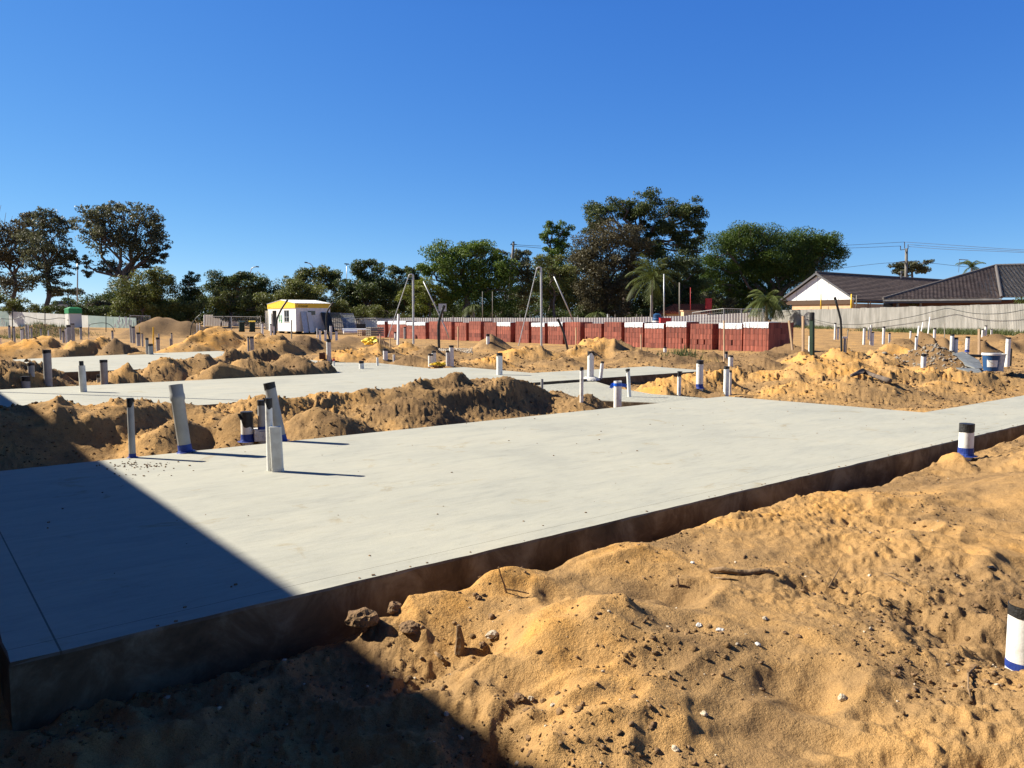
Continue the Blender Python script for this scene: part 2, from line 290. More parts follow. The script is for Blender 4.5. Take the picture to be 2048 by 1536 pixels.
def concrete_material(name, edge_lines=True, rough_top=False):
    m = bpy.data.materials.new(name); m.use_nodes = True; N = m.node_tree.nodes; L = m.node_tree.links
    b = N['Principled BSDF']; b.inputs['Roughness'].default_value = .75; b.inputs['Specular IOR Level'].default_value = .25
    tc = N.new('ShaderNodeTexCoord')
    def noise(s, d=5, r=.6, sv=None):
        src = tc.outputs['Object']
        if sv:
            mp = N.new('ShaderNodeMapping'); mp.inputs['Scale'].default_value = sv; mp.inputs['Rotation'].default_value = (0, 0, .35); L.new(src, mp.inputs[0]); src = mp.outputs[0]
        n = N.new('ShaderNodeTexNoise'); n.inputs['Scale'].default_value = s; n.inputs['Detail'].default_value = d; n.inputs['Roughness'].default_value = r
        n.inputs['Distortion'].default_value = .6
        L.new(src, n.inputs['Vector']); return n.outputs[0]
    def ramp(v, stops):
        r = N.new('ShaderNodeValToRGB'); e = r.color_ramp.elements
        while len(e) < len(stops): e.new(.5)
        for i, (p, c) in enumerate(stops): e[i].position = p; e[i].color = (*c, 1)
        L.new(v, r.inputs[0]); return r.outputs[0]
    def mul(a, c, f=1.0):
        x = N.new('ShaderNodeMix'); x.data_type = 'RGBA'; x.blend_type = 'MULTIPLY'; x.inputs[0].default_value = f; L.new(a, x.inputs[6]); L.new(c, x.inputs[7]); return x.outputs[2]
    col = ramp(noise(.75, 6, .62), [(.28, (.308,.309,.268)), (.45, (.345,.344,.294)), (.6, (.366,.361,.304)), (.75, (.384,.368,.300))])
    col = mul(col, ramp(noise(1.3, 8, .72, (1, 4, 1)), [(.3, (.84,.86,.88)), (.46, (.98,.98,.98)), (.56, (1.02,1.02,1.01)), (.72, (1.10,1.08,1.05))]))
    col = mul(col, ramp(noise(6, 8, .8, (1, 5, 1)), [(.30, (.76,.75,.72)), (.42, (.97,.97,.96)), (.55, (1.02,1.02,1.02)), (.7, (1.07,1.07,1.06))]))
    col = mul(col, ramp(noise(45, 3, .6), [(.22, (.55,.5,.42)), (.29, (1,1,1))]), .8)
    col = mul(col, ramp(noise(2.3, 6, .7), [(.29, (.80,.68,.50)), (.40, (1,1,1))]), .8)
    if edge_lines:
        sp = N.new('ShaderNodeSeparateXYZ'); L.new(tc.outputs['Object'], sp.inputs[0])
        def band(sock, c, wd, mn=None):
            a = N.new('ShaderNodeMath'); a.operation = 'SUBTRACT'; L.new(sock, a.inputs[0]); a.inputs[1].default_value = c
            n = N.new('ShaderNodeMath'); n.operation = 'ABSOLUTE'; L.new(a.outputs[0], n.inputs[0])
            g = N.new('ShaderNodeMath'); g.operation = 'GREATER_THAN'; L.new(n.outputs[0], g.inputs[0]); g.inputs[1].default_value = wd
            return g.outputs[0]
        l1 = band(sp.outputs[1], .125, .0018); l2 = band(sp.outputs[0], .155, .0035)
        mn = N.new('ShaderNodeMath'); mn.operation = 'MINIMUM'; L.new(l1, mn.inputs[0]); L.new(l2, mn.inputs[1])
        r = ramp(mn.outputs[0], [(0, (.35,.33,.30)), (1, (1,1,1))]); col = mul(col, r)
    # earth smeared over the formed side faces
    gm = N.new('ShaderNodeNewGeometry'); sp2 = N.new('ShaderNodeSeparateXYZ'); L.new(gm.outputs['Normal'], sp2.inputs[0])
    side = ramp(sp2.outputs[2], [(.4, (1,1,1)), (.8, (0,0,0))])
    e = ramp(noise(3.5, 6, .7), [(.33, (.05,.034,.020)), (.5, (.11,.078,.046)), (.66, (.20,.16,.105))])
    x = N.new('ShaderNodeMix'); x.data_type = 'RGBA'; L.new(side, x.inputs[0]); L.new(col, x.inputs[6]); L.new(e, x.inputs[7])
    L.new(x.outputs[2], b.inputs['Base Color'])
    bp = N.new('ShaderNodeBump'); bp.inputs['Strength'].default_value = .8 if rough_top else .25; bp.inputs['Distance'].default_value = .03 if rough_top else .006
    L.new(noise(12 if rough_top else 40, 6, .7), bp.inputs['Height']); L.new(bp.outputs[0], b.inputs['Normal'])
    return m
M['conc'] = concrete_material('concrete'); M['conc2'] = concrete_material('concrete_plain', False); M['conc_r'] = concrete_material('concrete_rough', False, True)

def leaf_material(name, c1, c2, trans=.3):
    m = bpy.data.materials.new(name); m.use_nodes = True; N = m.node_tree.nodes; L = m.node_tree.links
    b = N['Principled BSDF']; b.inputs['Roughness'].default_value = .55; b.inputs['Specular IOR Level'].default_value = .3
    a = N.new('ShaderNodeAttribute'); a.attribute_name = 'rnd'
    r = N.new('ShaderNodeValToRGB'); r.color_ramp.elements[0].color = (*c1, 1); r.color_ramp.elements[1].color = (*c2, 1); L.new(a.outputs['Fac'], r.inputs[0])
    L.new(r.outputs[0], b.inputs['Base Color'])
    t = N.new('ShaderNodeBsdfTranslucent'); L.new(r.outputs[0], t.inputs[0]); mx = N.new('ShaderNodeMixShader'); mx.inputs[0].default_value = trans
    L.new(b.outputs[0], mx.inputs[1]); L.new(t.outputs[0], mx.inputs[2]); L.new(mx.outputs[0], N['Material Output'].inputs[0])
    return m
LM = {'olive': leaf_material('olive_leaves', (.050,.066,.014), (.175,.19,.048)), 'dark': leaf_material('dark_leaves', (.026,.044,.012), (.105,.135,.040)),
      'gum': leaf_material('gum_leaves', (.034,.044,.020), (.145,.15,.080)), 'brown': leaf_material('brown_leaves', (.044,.040,.018), (.145,.125,.065)),
      'fresh': leaf_material('fresh_leaves', (.036,.074,.010), (.165,.24,.036)), 'lime': leaf_material('lime_leaves', (.07,.095,.010), (.24,.26,.04)),
      'rich': leaf_material('rich_green_leaves', (.024,.052,.008), (.115,.175,.026)), 'palm': leaf_material('palm_leaves', (.035,.055,.012), (.12,.145,.035)), 'grass': leaf_material('grass_blades', (.05,.07,.02), (.14,.16,.05))}

# ---------------------------------------------------------------- mesh helpers
def finish(name, verts, faces, material, parent=None, smooth=False, loc=None):
    me = bpy.data.meshes.new(name); me.from_pydata([tuple(v) for v in verts], [], faces); me.update()
    if smooth: me.polygons.foreach_set('use_smooth', [True] * len(me.polygons))
    o = bpy.data.objects.new(name, me); COL.objects.link(o)
    if material is not None: me.materials.append(material)
    if parent is not None: o.parent = parent
    if loc is not None: o.location = loc
    return o
class MB:
    def __init__(s): s.v = []; s.f = []
    def box(s, c, sz, rot=None):
        n = len(s.v); rot = rot or Matrix.Identity(3)
        for z in (-.5, .5):
            for (a, b) in ((-.5, -.5), (.5, -.5), (.5, .5), (-.5, .5)):
                s.v.append(Vector(c) + rot @ Vector((a * sz[0], b * sz[1], z * sz[2])))
        s.f += [(n, n+3, n+2, n+1), (n+4, n+5, n+6, n+7)] + [(n+i, n+(i+1) % 4, n+4+(i+1) % 4, n+4+i) for i in range(4)]
        return s
    def tube(s, pts, rad, seg=8, cap=True):
        pts = [Vector(p) for p in pts]; n = len(pts); st = len(s.v)
        if not hasattr(rad, '__len__'): rad = [rad] * n
        prev = None
        for i, p in enumerate(pts):
            d = (pts[min(i+1, n-1)] - pts[max(i-1, 0)]).normalized()
            if prev is None:
                a = d.orthogonal().normalized()
            else:
                a = (prev - d * prev.dot(d)); a = a.normalized() if a.length > 1e-6 else d.orthogonal().normalized()
            prev = a; b = d.cross(a)
            for k in range(seg):
                an = 2 * math.pi * k / seg; s.v.append(p + (a * math.cos(an) + b * math.sin(an)) * rad[i])
        for i in range(n - 1):
            for k in range(seg):
                s.f.append((st + i*seg + k, st + i*seg + (k+1) % seg, st + (i+1)*seg + (k+1) % seg, st + (i+1)*seg + k))
        if cap:
            s.f.append(tuple(st + k for k in range(seg))[::-1]); s.f.append(tuple(st + (n-1)*seg + k for k in range(seg)))
        return s
    def poly(s, pts):
        n = len(s.v); s.v += [Vector(p) for p in pts]; s.f.append(tuple(range(n, n + len(pts)))); return s
    def prism(s, pts, d):                     # polygon extruded by the vector d
        n = len(s.v); k = len(pts); d = Vector(d); s.v += [Vector(p) for p in pts] + [Vector(p) + d for p in pts]
        s.f.append(tuple(range(n, n+k))[::-1]); s.f.append(tuple(range(n+k, n+2*k)))
        s.f += [(n+i, n+(i+1) % k, n+k+(i+1) % k, n+k+i) for i in range(k)]; return s
    def lathe(s, prof, seg=20, c=(0, 0, 0)):
        st = len(s.v); c = Vector(c)
        for (r, z) in prof:
            for k in range(seg):
                an = 2*math.pi*k/seg; s.v.append(c + Vector((r*math.cos(an), r*math.sin(an), z)))
        for i in range(len(prof)-1):
            for k in range(seg): s.f.append((st+i*seg+k, st+i*seg+(k+1) % seg, st+(i+1)*seg+(k+1) % seg, st+(i+1)*seg+k))
        return s
    def build(s, name, material, parent=None, smooth=False, loc=None): return finish(name, s.v, s.f, material, parent, smooth, loc)
def tag(o, label=None, cat=None, group=None, kind=None):
    if label: o['label'] = label
    if cat: o['category'] = cat
    if group: o['group'] = group
    if kind: o['kind'] = kind
    return o
def empty(name, loc=(0, 0, 0), rz=0):
    o = bpy.data.objects.new(name, None); COL.objects.link(o); o.location = loc; o.rotation_euler = (0, 0, rz); o.empty_display_size = .1; return o
def copy_tree(o):
    c = o.copy(); COL.objects.link(c)
    for ch in list(o.children):
        k = ch.copy(); COL.objects.link(k); k.parent = c
    return c

# ---------------------------------------------------------------- ground: one sheet to the horizon
def build_ground():
    th = np.concatenate([np.arange(-180, -50, 3.0), np.arange(-50, -37, .5), np.arange(-37, 37, .078), np.arange(37, 50, .5), np.arange(50, 180, 3.0)])
    th = np.radians(90 - th)
    def geo(a, b, q): return a * q ** np.arange(int(math.log(b/a) / math.log(q)) + 1)
    rr = np.concatenate([geo(.4, 1.9, 1.06), geo(1.95, 12, 1.0042), geo(12.05, 40, 1.0065), geo(40.3, 130, 1.02), geo(132, 1500, 1.15)])
    nr, nc = len(rr), len(th)
    X = rr[:, None] * np.cos(th)[None]; Y = rr[:, None] * np.sin(th)[None]
    z, tone, m = terrain(X.ravel(), Y.ravel())
    co_ = np.stack([X.ravel(), Y.ravel(), z], 1)
    co_ = np.vstack([co_, [[0, 0, -.2]]]); tone = np.append(tone, .6)
    i = np.arange(nr-1)[:, None] * nc; j = np.arange(nc)[None]; jn = (j + 1) % nc
    q = np.stack([i + j, i + jn, i + nc + jn, i + nc + j], -1).reshape(-1, 4)
    me = bpy.data.meshes.new('ground'); nq = len(q)
    tri = np.stack([np.full(nc, nr*nc), (np.arange(nc)+1) % nc, np.arange(nc)], 1)
    me.vertices.add(len(co_)); me.vertices.foreach_set('co', co_.ravel())
    idx = np.concatenate([q[:, ::-1].ravel(), tri[:, ::-1].ravel()]); 
    # th runs clockwise, so reversed quads face up
    me.loops.add(len(idx)); me.loops.foreach_set('vertex_index', idx.astype(np.int32))
    ls = np.concatenate([np.arange(nq) * 4, nq*4 + np.arange(nc)*3]); me.polygons.add(len(ls)); me.polygons.foreach_set('loop_start', ls.astype(np.int32))
    me.update(calc_edges=True); me.validate()
    if me.polygons[10].normal.z < 0: me.flip_normals()
    me.polygons.foreach_set('use_smooth', np.ones(len(me.polygons), bool))
    a = me.attributes.new('tone', 'FLOAT', 'POINT'); a.data.foreach_set('value', tone.astype(np.float32))
    me.materials.append(M['sand'])
    o = bpy.data.objects.new('ground', me); COL.objects.link(o); tag(o, kind='structure')
    print('ground verts', len(co_))
build_ground()
# ---------------------------------------------------------------- concrete slabs
def slab(name, outline, z, thick, material, label, cat='concrete slab', seed=0, group=None):
    """outline in site coordinates; the object sits on the site grid so its own x runs along the slab"""
    r = random.Random(seed); pts = []
    n = len(outline)
    for i in range(n):
        a = outline[i]; b = outline[(i+1) % n]; L_ = math.dist(a, b); k = max(1, int(L_ / .11))
        for j in range(k):
            q = j / k; jit = 0 if j == 0 else r.gauss(0, .0035)
            nx, ny = (b[1]-a[1]) / L_, -(b[0]-a[0]) / L_
            pts.append((a[0] + (b[0]-a[0]) * q + nx * jit, a[1] + (b[1]-a[1]) * q + ny * jit))
    bm = bmesh.new()
    top = [bm.verts.new((p[0], p[1], 0)) for p in pts]; f = bm.faces.new(top); bm.normal_update()
    if f.normal.z < 0: f.normal_flip(); top = top[::-1]
    mid = [bm.verts.new((v.co.x, v.co.y, -.012 + r.gauss(0, .002))) for v in top]
    bot = [bm.verts.new((v.co.x, v.co.y, -thick)) for v in top]
    # small arris at the top edge
    m = len(top)
    c = Vector((sum(p[0] for p in outline)/n, sum(p[1] for p in outline)/n, 0))
    for i in range(m):
        j = (i+1) % m
        bm.faces.new((mid[i], mid[j], top[j], top[i])); bm.faces.new((bot[i], bot[j], mid[j], mid[i]))
    for i, v in enumerate(mid):
        a = top[i-1].co; b = top[(i+1) % m].co; d = (b - a).normalized(); nrm = Vector((d.y, -d.x, 0)); v.co.x += nrm.x * .006; v.co.y += nrm.y * .006
    for i, v in enumerate(bot):
        v.co.x = mid[i].co.x; v.co.y = mid[i].co.y
    bmesh.ops.triangulate(bm, faces=[f]); bm.normal_update()
    me = bpy.data.meshes.new(name); bm.to_mesh(me); bm.free(); me.materials.append(material)
    o = bpy.data.objects.new(name, me); COL.objects.link(o)
    o.location = (A0[0], A0[1], z); o.rotation_euler = (0, 0, AL); tag(o, label, cat, group); return o
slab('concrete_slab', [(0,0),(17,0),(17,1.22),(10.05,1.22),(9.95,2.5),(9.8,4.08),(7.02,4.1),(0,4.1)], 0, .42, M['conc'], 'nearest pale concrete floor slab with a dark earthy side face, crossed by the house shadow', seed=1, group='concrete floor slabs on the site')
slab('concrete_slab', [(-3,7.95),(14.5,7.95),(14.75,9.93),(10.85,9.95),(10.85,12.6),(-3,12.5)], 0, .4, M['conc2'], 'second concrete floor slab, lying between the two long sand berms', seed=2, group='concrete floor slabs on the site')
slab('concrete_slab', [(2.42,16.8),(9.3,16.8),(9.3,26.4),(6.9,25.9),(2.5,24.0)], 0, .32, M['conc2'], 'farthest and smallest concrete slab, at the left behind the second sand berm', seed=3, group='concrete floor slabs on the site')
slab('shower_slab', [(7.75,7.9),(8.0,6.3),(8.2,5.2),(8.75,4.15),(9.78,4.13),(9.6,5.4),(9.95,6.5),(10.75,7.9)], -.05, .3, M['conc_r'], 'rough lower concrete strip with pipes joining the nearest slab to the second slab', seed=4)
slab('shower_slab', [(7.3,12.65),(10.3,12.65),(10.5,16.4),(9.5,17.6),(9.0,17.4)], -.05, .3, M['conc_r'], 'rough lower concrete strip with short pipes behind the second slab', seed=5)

# ---------------------------------------------------------------- pipes standing up through slabs and sand
def pipe(px, yb, yt, wpx, where, dx=0, kind='pvc', cap='tape', collar=False, size=None, group=None, D=None, name='riser_pipe', torn=False, socket=False, label=None, capk=1.0):
    if D is None: p = hit(px, yb)
    else: p = at(px, yb, D)
    Y = p.y; m = math.hypot(Y, (p.z-CH)*.1) / F; r = wpx * m / 2
    top = at(px + dx, yt, Y); L_ = (top - p).length; d = (top - p).normalized()
    seg = 24 if wpx > 10 else 12
    prof = [(r, -.25), (r, L_*.5), (r, L_), (r*.93, L_), (r*.9, L_ - 1.5*r)]
    if socket: prof = [(r, -.25), (r, L_-2.7*r), (r*1.16, L_-2.4*r), (r*1.16, L_-1.7*r), (r*1.07, L_-1.5*r), (r*1.07, L_), (r*.95, L_), (r*.9, L_-1.5*r)]
    mb = MB(); mb.lathe(prof, seg); n = len(mb.v); mb.f.append(tuple(range(n-seg, n)))
    o = mb.build(name, M[kind], smooth=True)
    o.data.set_sharp_from_angle(angle=R(50)) if hasattr(o.data, 'set_sharp_from_angle') else None
    o.location = p; o.rotation_mode = 'QUATERNION'; o.rotation_quaternion = d.to_track_quat('Z', 'Y') if abs(dx) > .6 else Vector((0, 0, 1)).to_track_quat('Z', 'Y')
    rr = random.Random(int(px*7+yb)); capk *= rr.uniform(.55, 1.15) if Y > 9 else 1
    if cap == 'tape':
        hh = (max(1.1 * r, .045) if not torn else 1.9 * r) * capk
        mb = MB(); n = seg; q = []
        e = r * 1.035 if not socket else r * 1.1
        ph = rr.random()*6; low = [L_ - hh * (1 + (.55 if torn else .1) * math.sin(2*math.pi*k/seg + ph) + (.22 if torn else .06) * math.sin(6*math.pi*k/seg + ph*2) + .06*rr.random()) for k in range(seg)]
        for k in range(seg):
            a = 2*math.pi*k/seg; mb.v.append(Vector((e*math.cos(a), e*math.sin(a), low[k])))
        for k in range(seg):
            a = 2*math.pi*k/seg; mb.v.append(Vector((e*math.cos(a), e*math.sin(a), L_ + .004)))
        for k in range(seg): mb.f.append((k, (k+1) % seg, seg+(k+1) % seg, seg+k))
        mb.f.append(tuple(range(seg, 2*seg)))
        if torn:
            for k in range(1):
                a = rr.random()*6.28; mb.box((e*1.1*math.cos(a), e*1.1*math.sin(a), L_ - hh*.5*rr.random()), (r*.5, r*.15, r*1.1), Matrix.Rotation(a+rr.random(), 3, 'Z') @ Matrix.Rotation(.6, 3, 'X'))
        mb.build('tape_cap', M['tape'], o)
    if cap == 'red':
        MB().lathe([(r*1.1, L_-2.5*r), (r*1.1, L_+.003), (0.001, L_+.004)], seg).build('plastic_cap', M['redp'], o)
    if collar:
        k = 1.0
        MB().lathe([(r*1.05, 1.3*r), (r*1.08, .45*r), (r*1.18, .12*r), (r*1.5*k, .006), (r*1.6*k, .003)], seg).build('membrane_collar', M['blue'], o)
    if label is None:
        word = 'thick' if r > .045 else 'thin'; tall = 'tall' if L_ > .5 else ('short' if L_ < .3 else 'upright')
        colr = 'white' if kind == 'pvc' else ('stained white' if kind == 'pvc_dirty' else 'grey')
        capw = {'tape': 'black taped', 'red': 'red capped', None: 'uncapped'}[cap]
        label = f"{tall} {word} {colr} {capw} pipe {where}"
    tag(o, label, 'pipe', group or ('pipes set in the slabs' if Y < 32 else 'distant pipes in the sand')); return o
N1 = 'pipes along the nearest slab edge'
pipe(265,915,797,13,'', cap='tape', collar=True, torn=True, kind='pvc_grey', group=N1, label='thin pipe with long torn black tape, leftmost at the nearest slab edge')
pipe(371,905,769,25,'', dx=-20, kind='pvc_grey', cap=None, collar=True, socket=True, group=N1, label='tall thick grey pipe leaning left, with a ribbed socket top and blue collar')
pipe(495,889,824,24,'', collar=True, torn=True, kind='pvc', group=N1, label='short stout pipe with a wide black tape cap and blue collar')
pipe(524,862,801,15,'', collar=True, kind='pvc_grey', group=N1, D=7.9, label='pipe with blue collar standing on a small block behind the squat slab pipe cluster')
pipe(563,884,766,22,'', dx=-25, collar=True, kind='pvc_grey', group=N1, D=7.55, label='tall thick grey pipe leaning left behind the pale squat downpipe')
pipe(541,942,797,14,'', dx=-4, torn=True, kind='pvc', group=N1, label='thin tall white pipe with torn black tape, touching the squat downpipe')
# squat downpipe, rectangular with rounded corners
def downpipe():
    p = hit(556, 943); m = p.y / F; wd = 23 * m; L_ = (at(551, 853, p.y) - p).length; prof = []
    a, b, rc = wd/2, wd*.33, wd*.16
    for (cx, cy, s0) in ((a-rc, b-rc, 0), (-a+rc, b-rc, 90), (-a+rc, -b+rc, 180), (a-rc, -b+rc, 270)):
        for k in range(5):
            an = R(s0 + k*22.5); prof.append((cx + rc*math.cos(an), cy + rc*math.sin(an)))
    mb = MB(); mb.prism([(x, y, -.02) for x, y in prof], (-.012, 0, L_ + .02)); o = mb.build('downpipe', M['pvc_dirty'], loc=p); o.rotation_euler = (0, 0, R(12))
    MB().prism([(x*1.02, y*1.05, -.01) for x, y in prof], (0, 0, .03)).build('mortar_ring', M['plaster'], o)
    tag(o, 'squat pale rectangular downpipe with mortar at its foot, on the nearest slab', 'pipe', N1)
downpipe()
MB().box((0, 0, .02), (.22, .18, .12)).build('mortar_block', M['plaster'], loc=at(528, 872, 7.95)).rotation_euler = (0, 0, .5)
tag(bpy.data.objects['mortar_block'], 'small grey mortar block under a pipe in the sand', 'mortar block')
pipe(1931,912,848,27,'', collar=True, kind='pvc', group=N1, D=6.75, label='stout white pipe with black rim against the side of the nearest slab')
o = pipe(2043,1335,1212,58,'', kind='pvc', capk=.6, D=2.86, group=N1, label='largest white pipe, cut by the right picture edge, with sand on top')
rr_ = 58*2.86/F/2
MB().lathe([(rr_*1.02, .0), (rr_*1.03, .02), (rr_*1.02, .03)], 32).build('blue_band', M['blue'], o)
_L = (at(2043,1212,2.86)-at(2043,1335,2.86)).length
MB().lathe([(rr_*.97, _L+.006), (rr_*.6, _L+.012), (.001, _L+.016)], 32).build('sand_plug', M['sand'], o)
G2 = 'pipes around the second slab'
pipe(97,772,700,15,'', kind='pvc_grey', group=G2, label='tallest thick grey pipe at the left, on the far edge of the second slab')
o = pipe(167,784,731,13,'', dx=-4, kind='pvc_dirty', cap=None, group=G2, label='stained white pipe with a thinner black pipe in its top')
MB().tube([(0, 0, .3), (0, 0, (at(163,722,o.location.y)-o.location).length)], .035, 12).build('inner_pipe', M['tape'], o)
pipe(209,767,720,14,'', kind='pvc_grey', group=G2, label='thick grey pipe with flat black cap beside a tiny one')
pipe(198,766,750,7,'', kind='pvc_grey', group=G2, label='tiny pipe tucked left of a thick grey pipe behind the second slab')
pipe(52,775,753,16,'', kind='pvc_grey', group=G2, label='low stubby pipe at far left of the second slab edge')
pipe(63,750,726,12,'', kind='pvc_grey', group=G2, label='small pipe in front of the side face of the farthest slab at left')
pipe(295,708,676,6,'', kind='pvc_grey', group=G2, label='taller of the two pipes joined together on the farthest slab')
pipe(302,709,688,9,'', kind='pvc_grey', group=G2, label='shorter of the two pipes joined together on the farthest slab')
pipe(658,721,678,9.5,'', group=G2, kind='pvc_dirty', label='tall pipe beside a small brown box at the corner of the rough strip')
pipe(723,741,722,10,'', group=G2, label='stub pipe on the far slab edge in front of the rough strip')
pipe(668,733,717,4,'', cap='red', group=G2, label='thin red capped pipe at the left of the rough strip')
pipe(755,733,715,4.5,'', cap=None, group=G2, label='thin bare pipe in the middle of the rough strip behind the second slab')
pipe(771,723,698,9.5,'', group=G2, label='thick pipe at the back edge of the rough strip, below the yellow sheet')
pipe(788,724,709,4.5,'', cap=None, group=G2, label='thin short pipe right of the thick one behind the rough strip')
pipe(861,733,708,9.5,'', group=G2, label='front pipe of the close pair left of the yellow bag')
pipe(868,729,702,9,'', group=G2, label='rear pipe of the close pair left of the yellow bag')
pipe(895,733,701,6,'', group=G2, label='thinner pipe of the pair right of the yellow bag')
pipe(903,733,691,9.5,'', group=G2, label='tall thick pipe right of the yellow bag')
pipe(999,750,706,12,'', group=G2, label='white pipe with black cap standing behind the crest of the big sand berm')
pipe(1084,777,758,5.5,'', cap=None, kind='pvc_grey', group=G2, label='short thin pipe right of the big sand berm on the rough strip')
pipe(1163,804,735,7.5,'', group=G2, kind='pvc', label='tall thin white pipe with black cap left of the ribbon tied pipe')
o = pipe(1181,768,703,13,'', group=G2, torn=True, label='tall thick white pipe in a ring of spilt mortar between the first two slabs')
MB().lathe([(.09, .035), (.12, .025), (.16, .008), (.20, -.03)], 18).build('mortar_ring', M['plaster'], o)
pipe(1201,773,723,7,'', dx=4, group=G2, label='thin white pipe leaning right beside the pipe in the mortar ring')
o = pipe(1235,815,762,16,'', cap=None, group=G2, label='thick pipe with a blue ribbon tied round its top at the slab hollow')
def ribbon(o):
    m = o.location.y / F; L_ = (at(1235,762,o.location.y)-o.location).length; r = 8*m
    mb = MB(); mb.lathe([(r*1.08, L_-10*m), (r*1.12, L_-4*m)], 16); mb.box((-r*1.3, -r*.9, L_-9*m), (r*2.3, .006, 6.5*m), Matrix.Rotation(-.12, 3, 'Y'))
    mb.box((r*1.0, -r*.8, L_-9*m), (r*.9, .006, 9*m), Matrix.Rotation(.5, 3, 'Y')); mb.box((r*1.5, -r*.6, L_-11*m), (r*.7, .006, 8*m), Matrix.Rotation(-.5, 3, 'Y'))
    mb.build('ribbon', M['ribbon'], o)
ribbon(o)
pipe(1259,796,738,7.5,'', dx=-3, torn=True, group=G2, label='thin white pipe with long torn tape right of the ribbon tied pipe')
pipe(1358,791,743,8,'', torn=True, group=G2, label='thin white pipe left of the blue footed pipe at the slab corner')
pipe(1399,778,721,14,'', collar=True, group=G2, label='thick white pipe with a wrapped blue foot in orange sand beside the slab')
pipe(1452,791,733,11,'', group=G2, label='thick white pipe with a thin one strapped to it at the slab edge')
pipe(1460,790,741,5.5,'', group=G2, kind='pvc_dirty', label='thin pipe strapped against the thick white pipe at the slab edge')
pipe(1461,736,711,10,'', group=G2, label='white pipe in the sand behind the strapped pair')
pipe(1452,717,703,7,'', group=G2, kind='pvc_grey', label='small grey pipe beside a thin pale stake before the brick stacks')
pipe(1330,705,694,6.5,'', group=G2, label='small stub pipe alone on the pale ground before the brick stacks')
pipe(976,690,668,7,'', group=G2, label='pipe in front of the small earth heap before the brick stacks')
pipe(1026,684,665,6,'', group=G2, label='left pipe of the close pair before the middle of the brick row')
pipe(1032,683,663,5,'', group=G2, cap=None, label='right pipe of the close pair before the middle of the brick row')
pipe(791,680,664,5,'', group=G2, label='short pipe at the foot of the white leaning post')
pipe(810,678,654,5,'', group=G2, kind='pvc_grey', label='grey pipe with rusty top left of the tall hooked mast')
pipe(1619,704,672,5,'', cap=None, group=G2, label='white pipe beside the dark green post on the orange mound')
pipe(1847,726,708,10,'', D=19.6, group=G2, label='short white pipe in grey rubble left of the bucket')
pipe(1903,708,669,7.5,'', D=21, group=G2, label='left one of two tall white pipes side by side behind grey sheeting')
pipe(1911,708,675,7.5,'', D=21, group=G2, label='right one of two tall white pipes side by side behind grey sheeting')
pipe(1934,704,673,7.5,'', D=23, collar=True, dx=2, group=G2, label='white pipe with a blue wrapped foot left of the timber stake')
pipe(2015,715,675,9,'', D=21, group=G2, label='tall white pipe near the right edge beyond the bucket')
pipe(2021,714,697,5,'', D=21.2, kind='conduit', cap=None, group=G2, label='short black pipe at the foot of the white pipe near the right edge')
G3 = 'distant pipes before the left hoarding'; G4 = 'distant pipes before the right fence'; G5 = 'distant pipes around the hut'
def far_row(rows, group, places, D0=None):
    for i, (x, yb, yt, wd, k, pl) in enumerate(rows):
        pipe(x, yb, yt, wd, '', kind=k, cap='tape' if wd > 3.2 else None, group=group, D=D0, label=pl)
ordn = ['first','second','third','fourth','fifth','sixth','seventh','eighth','ninth','tenth','eleventh','twelfth','thirteenth','fourteenth','fifteenth']
L1 = [(1.5,702,674,4),(19,667,651,4),(29,678,653,4),(43,671,658,3.5),(47,669,657,3.5),(53,670,649,3.5),(57,670,650,2.5),(63,667,655,3.5),(82,668,657,3.2),(97,669,661,2.2),(121,671,656,3.2),(127,676,662,4.5),(132,676,657,3.2),(138,675,650,8),(146,673,647,7)]
for i, (x, a, b, wd) in enumerate(L1):
    pipe(x, a, b, wd, '', kind='pvc_grey' if i % 3 else 'pvc', cap='tape' if wd > 3 else None, group=G3, D=48 - (a-660)*.5, label=f"{ordn[i]} pipe from the left edge, on sand below the pale hoarding")
L2 = [(162,670,654,4.5),(225,671,661,4),(262,676,651,3.5),(267.5,677,653,6),(277,682,665,7),(285,683,667,3.5),(316,693,675,7),(318,678,667,3),(341,690,677,3),(344,690,666,3.2),(385,680,672,4),(390,678,665,3)]
for i, (x, a, b, wd) in enumerate(L2):
    pipe(x, a, b, wd, '', kind='pvc_grey', cap='tape' if wd > 3 else None, group=G3, D=44 - (a-665)*.35, label=f"{ordn[i]} grey pipe counted rightwards from the green topped toilet")
L3 = [(497,695,673,4),(504,695,673,8),(525,667,646,4.5),(542,668,648,3.5),(548,669,652,3),(640,676,658,5),(651,676,658,5),(634,668,656,2.2),(662,672,650,5),(673,676,660,5)]
for i, (x, a, b, wd) in enumerate(L3):
    pipe(x, a, b, wd, '', kind='pvc_grey' if i < 2 else 'pvc', cap='tape' if wd > 3 else None, group=G5, D=(30 if i < 2 else 52), label=f"{ordn[i]} pipe from the left in the row before the site hut")
L4 = [(1670,668,646,4),(1676,668,655,4),(1728,678,655,5),(1737,668,654,3),(1741,678,650,3),(1745,680,664,5.5),(1767,677,653,5),(1779,678,666,4),(1821,671,661,3.2),(1832,692,672,4.5),(1869,672,656,5),(1965,670,658,4),(1971,668,651,4.5),(1983,666,658,3.5)]
for i, (x, a, b, wd) in enumerate(L4):
    pipe(x, a, b, wd, '', kind='pvc', cap='tape' if wd > 3 else None, group=G4, D=(34 if i != 9 else 24), label=f"{ordn[i]} white pipe from the left on the yellow field before the corrugated fence")

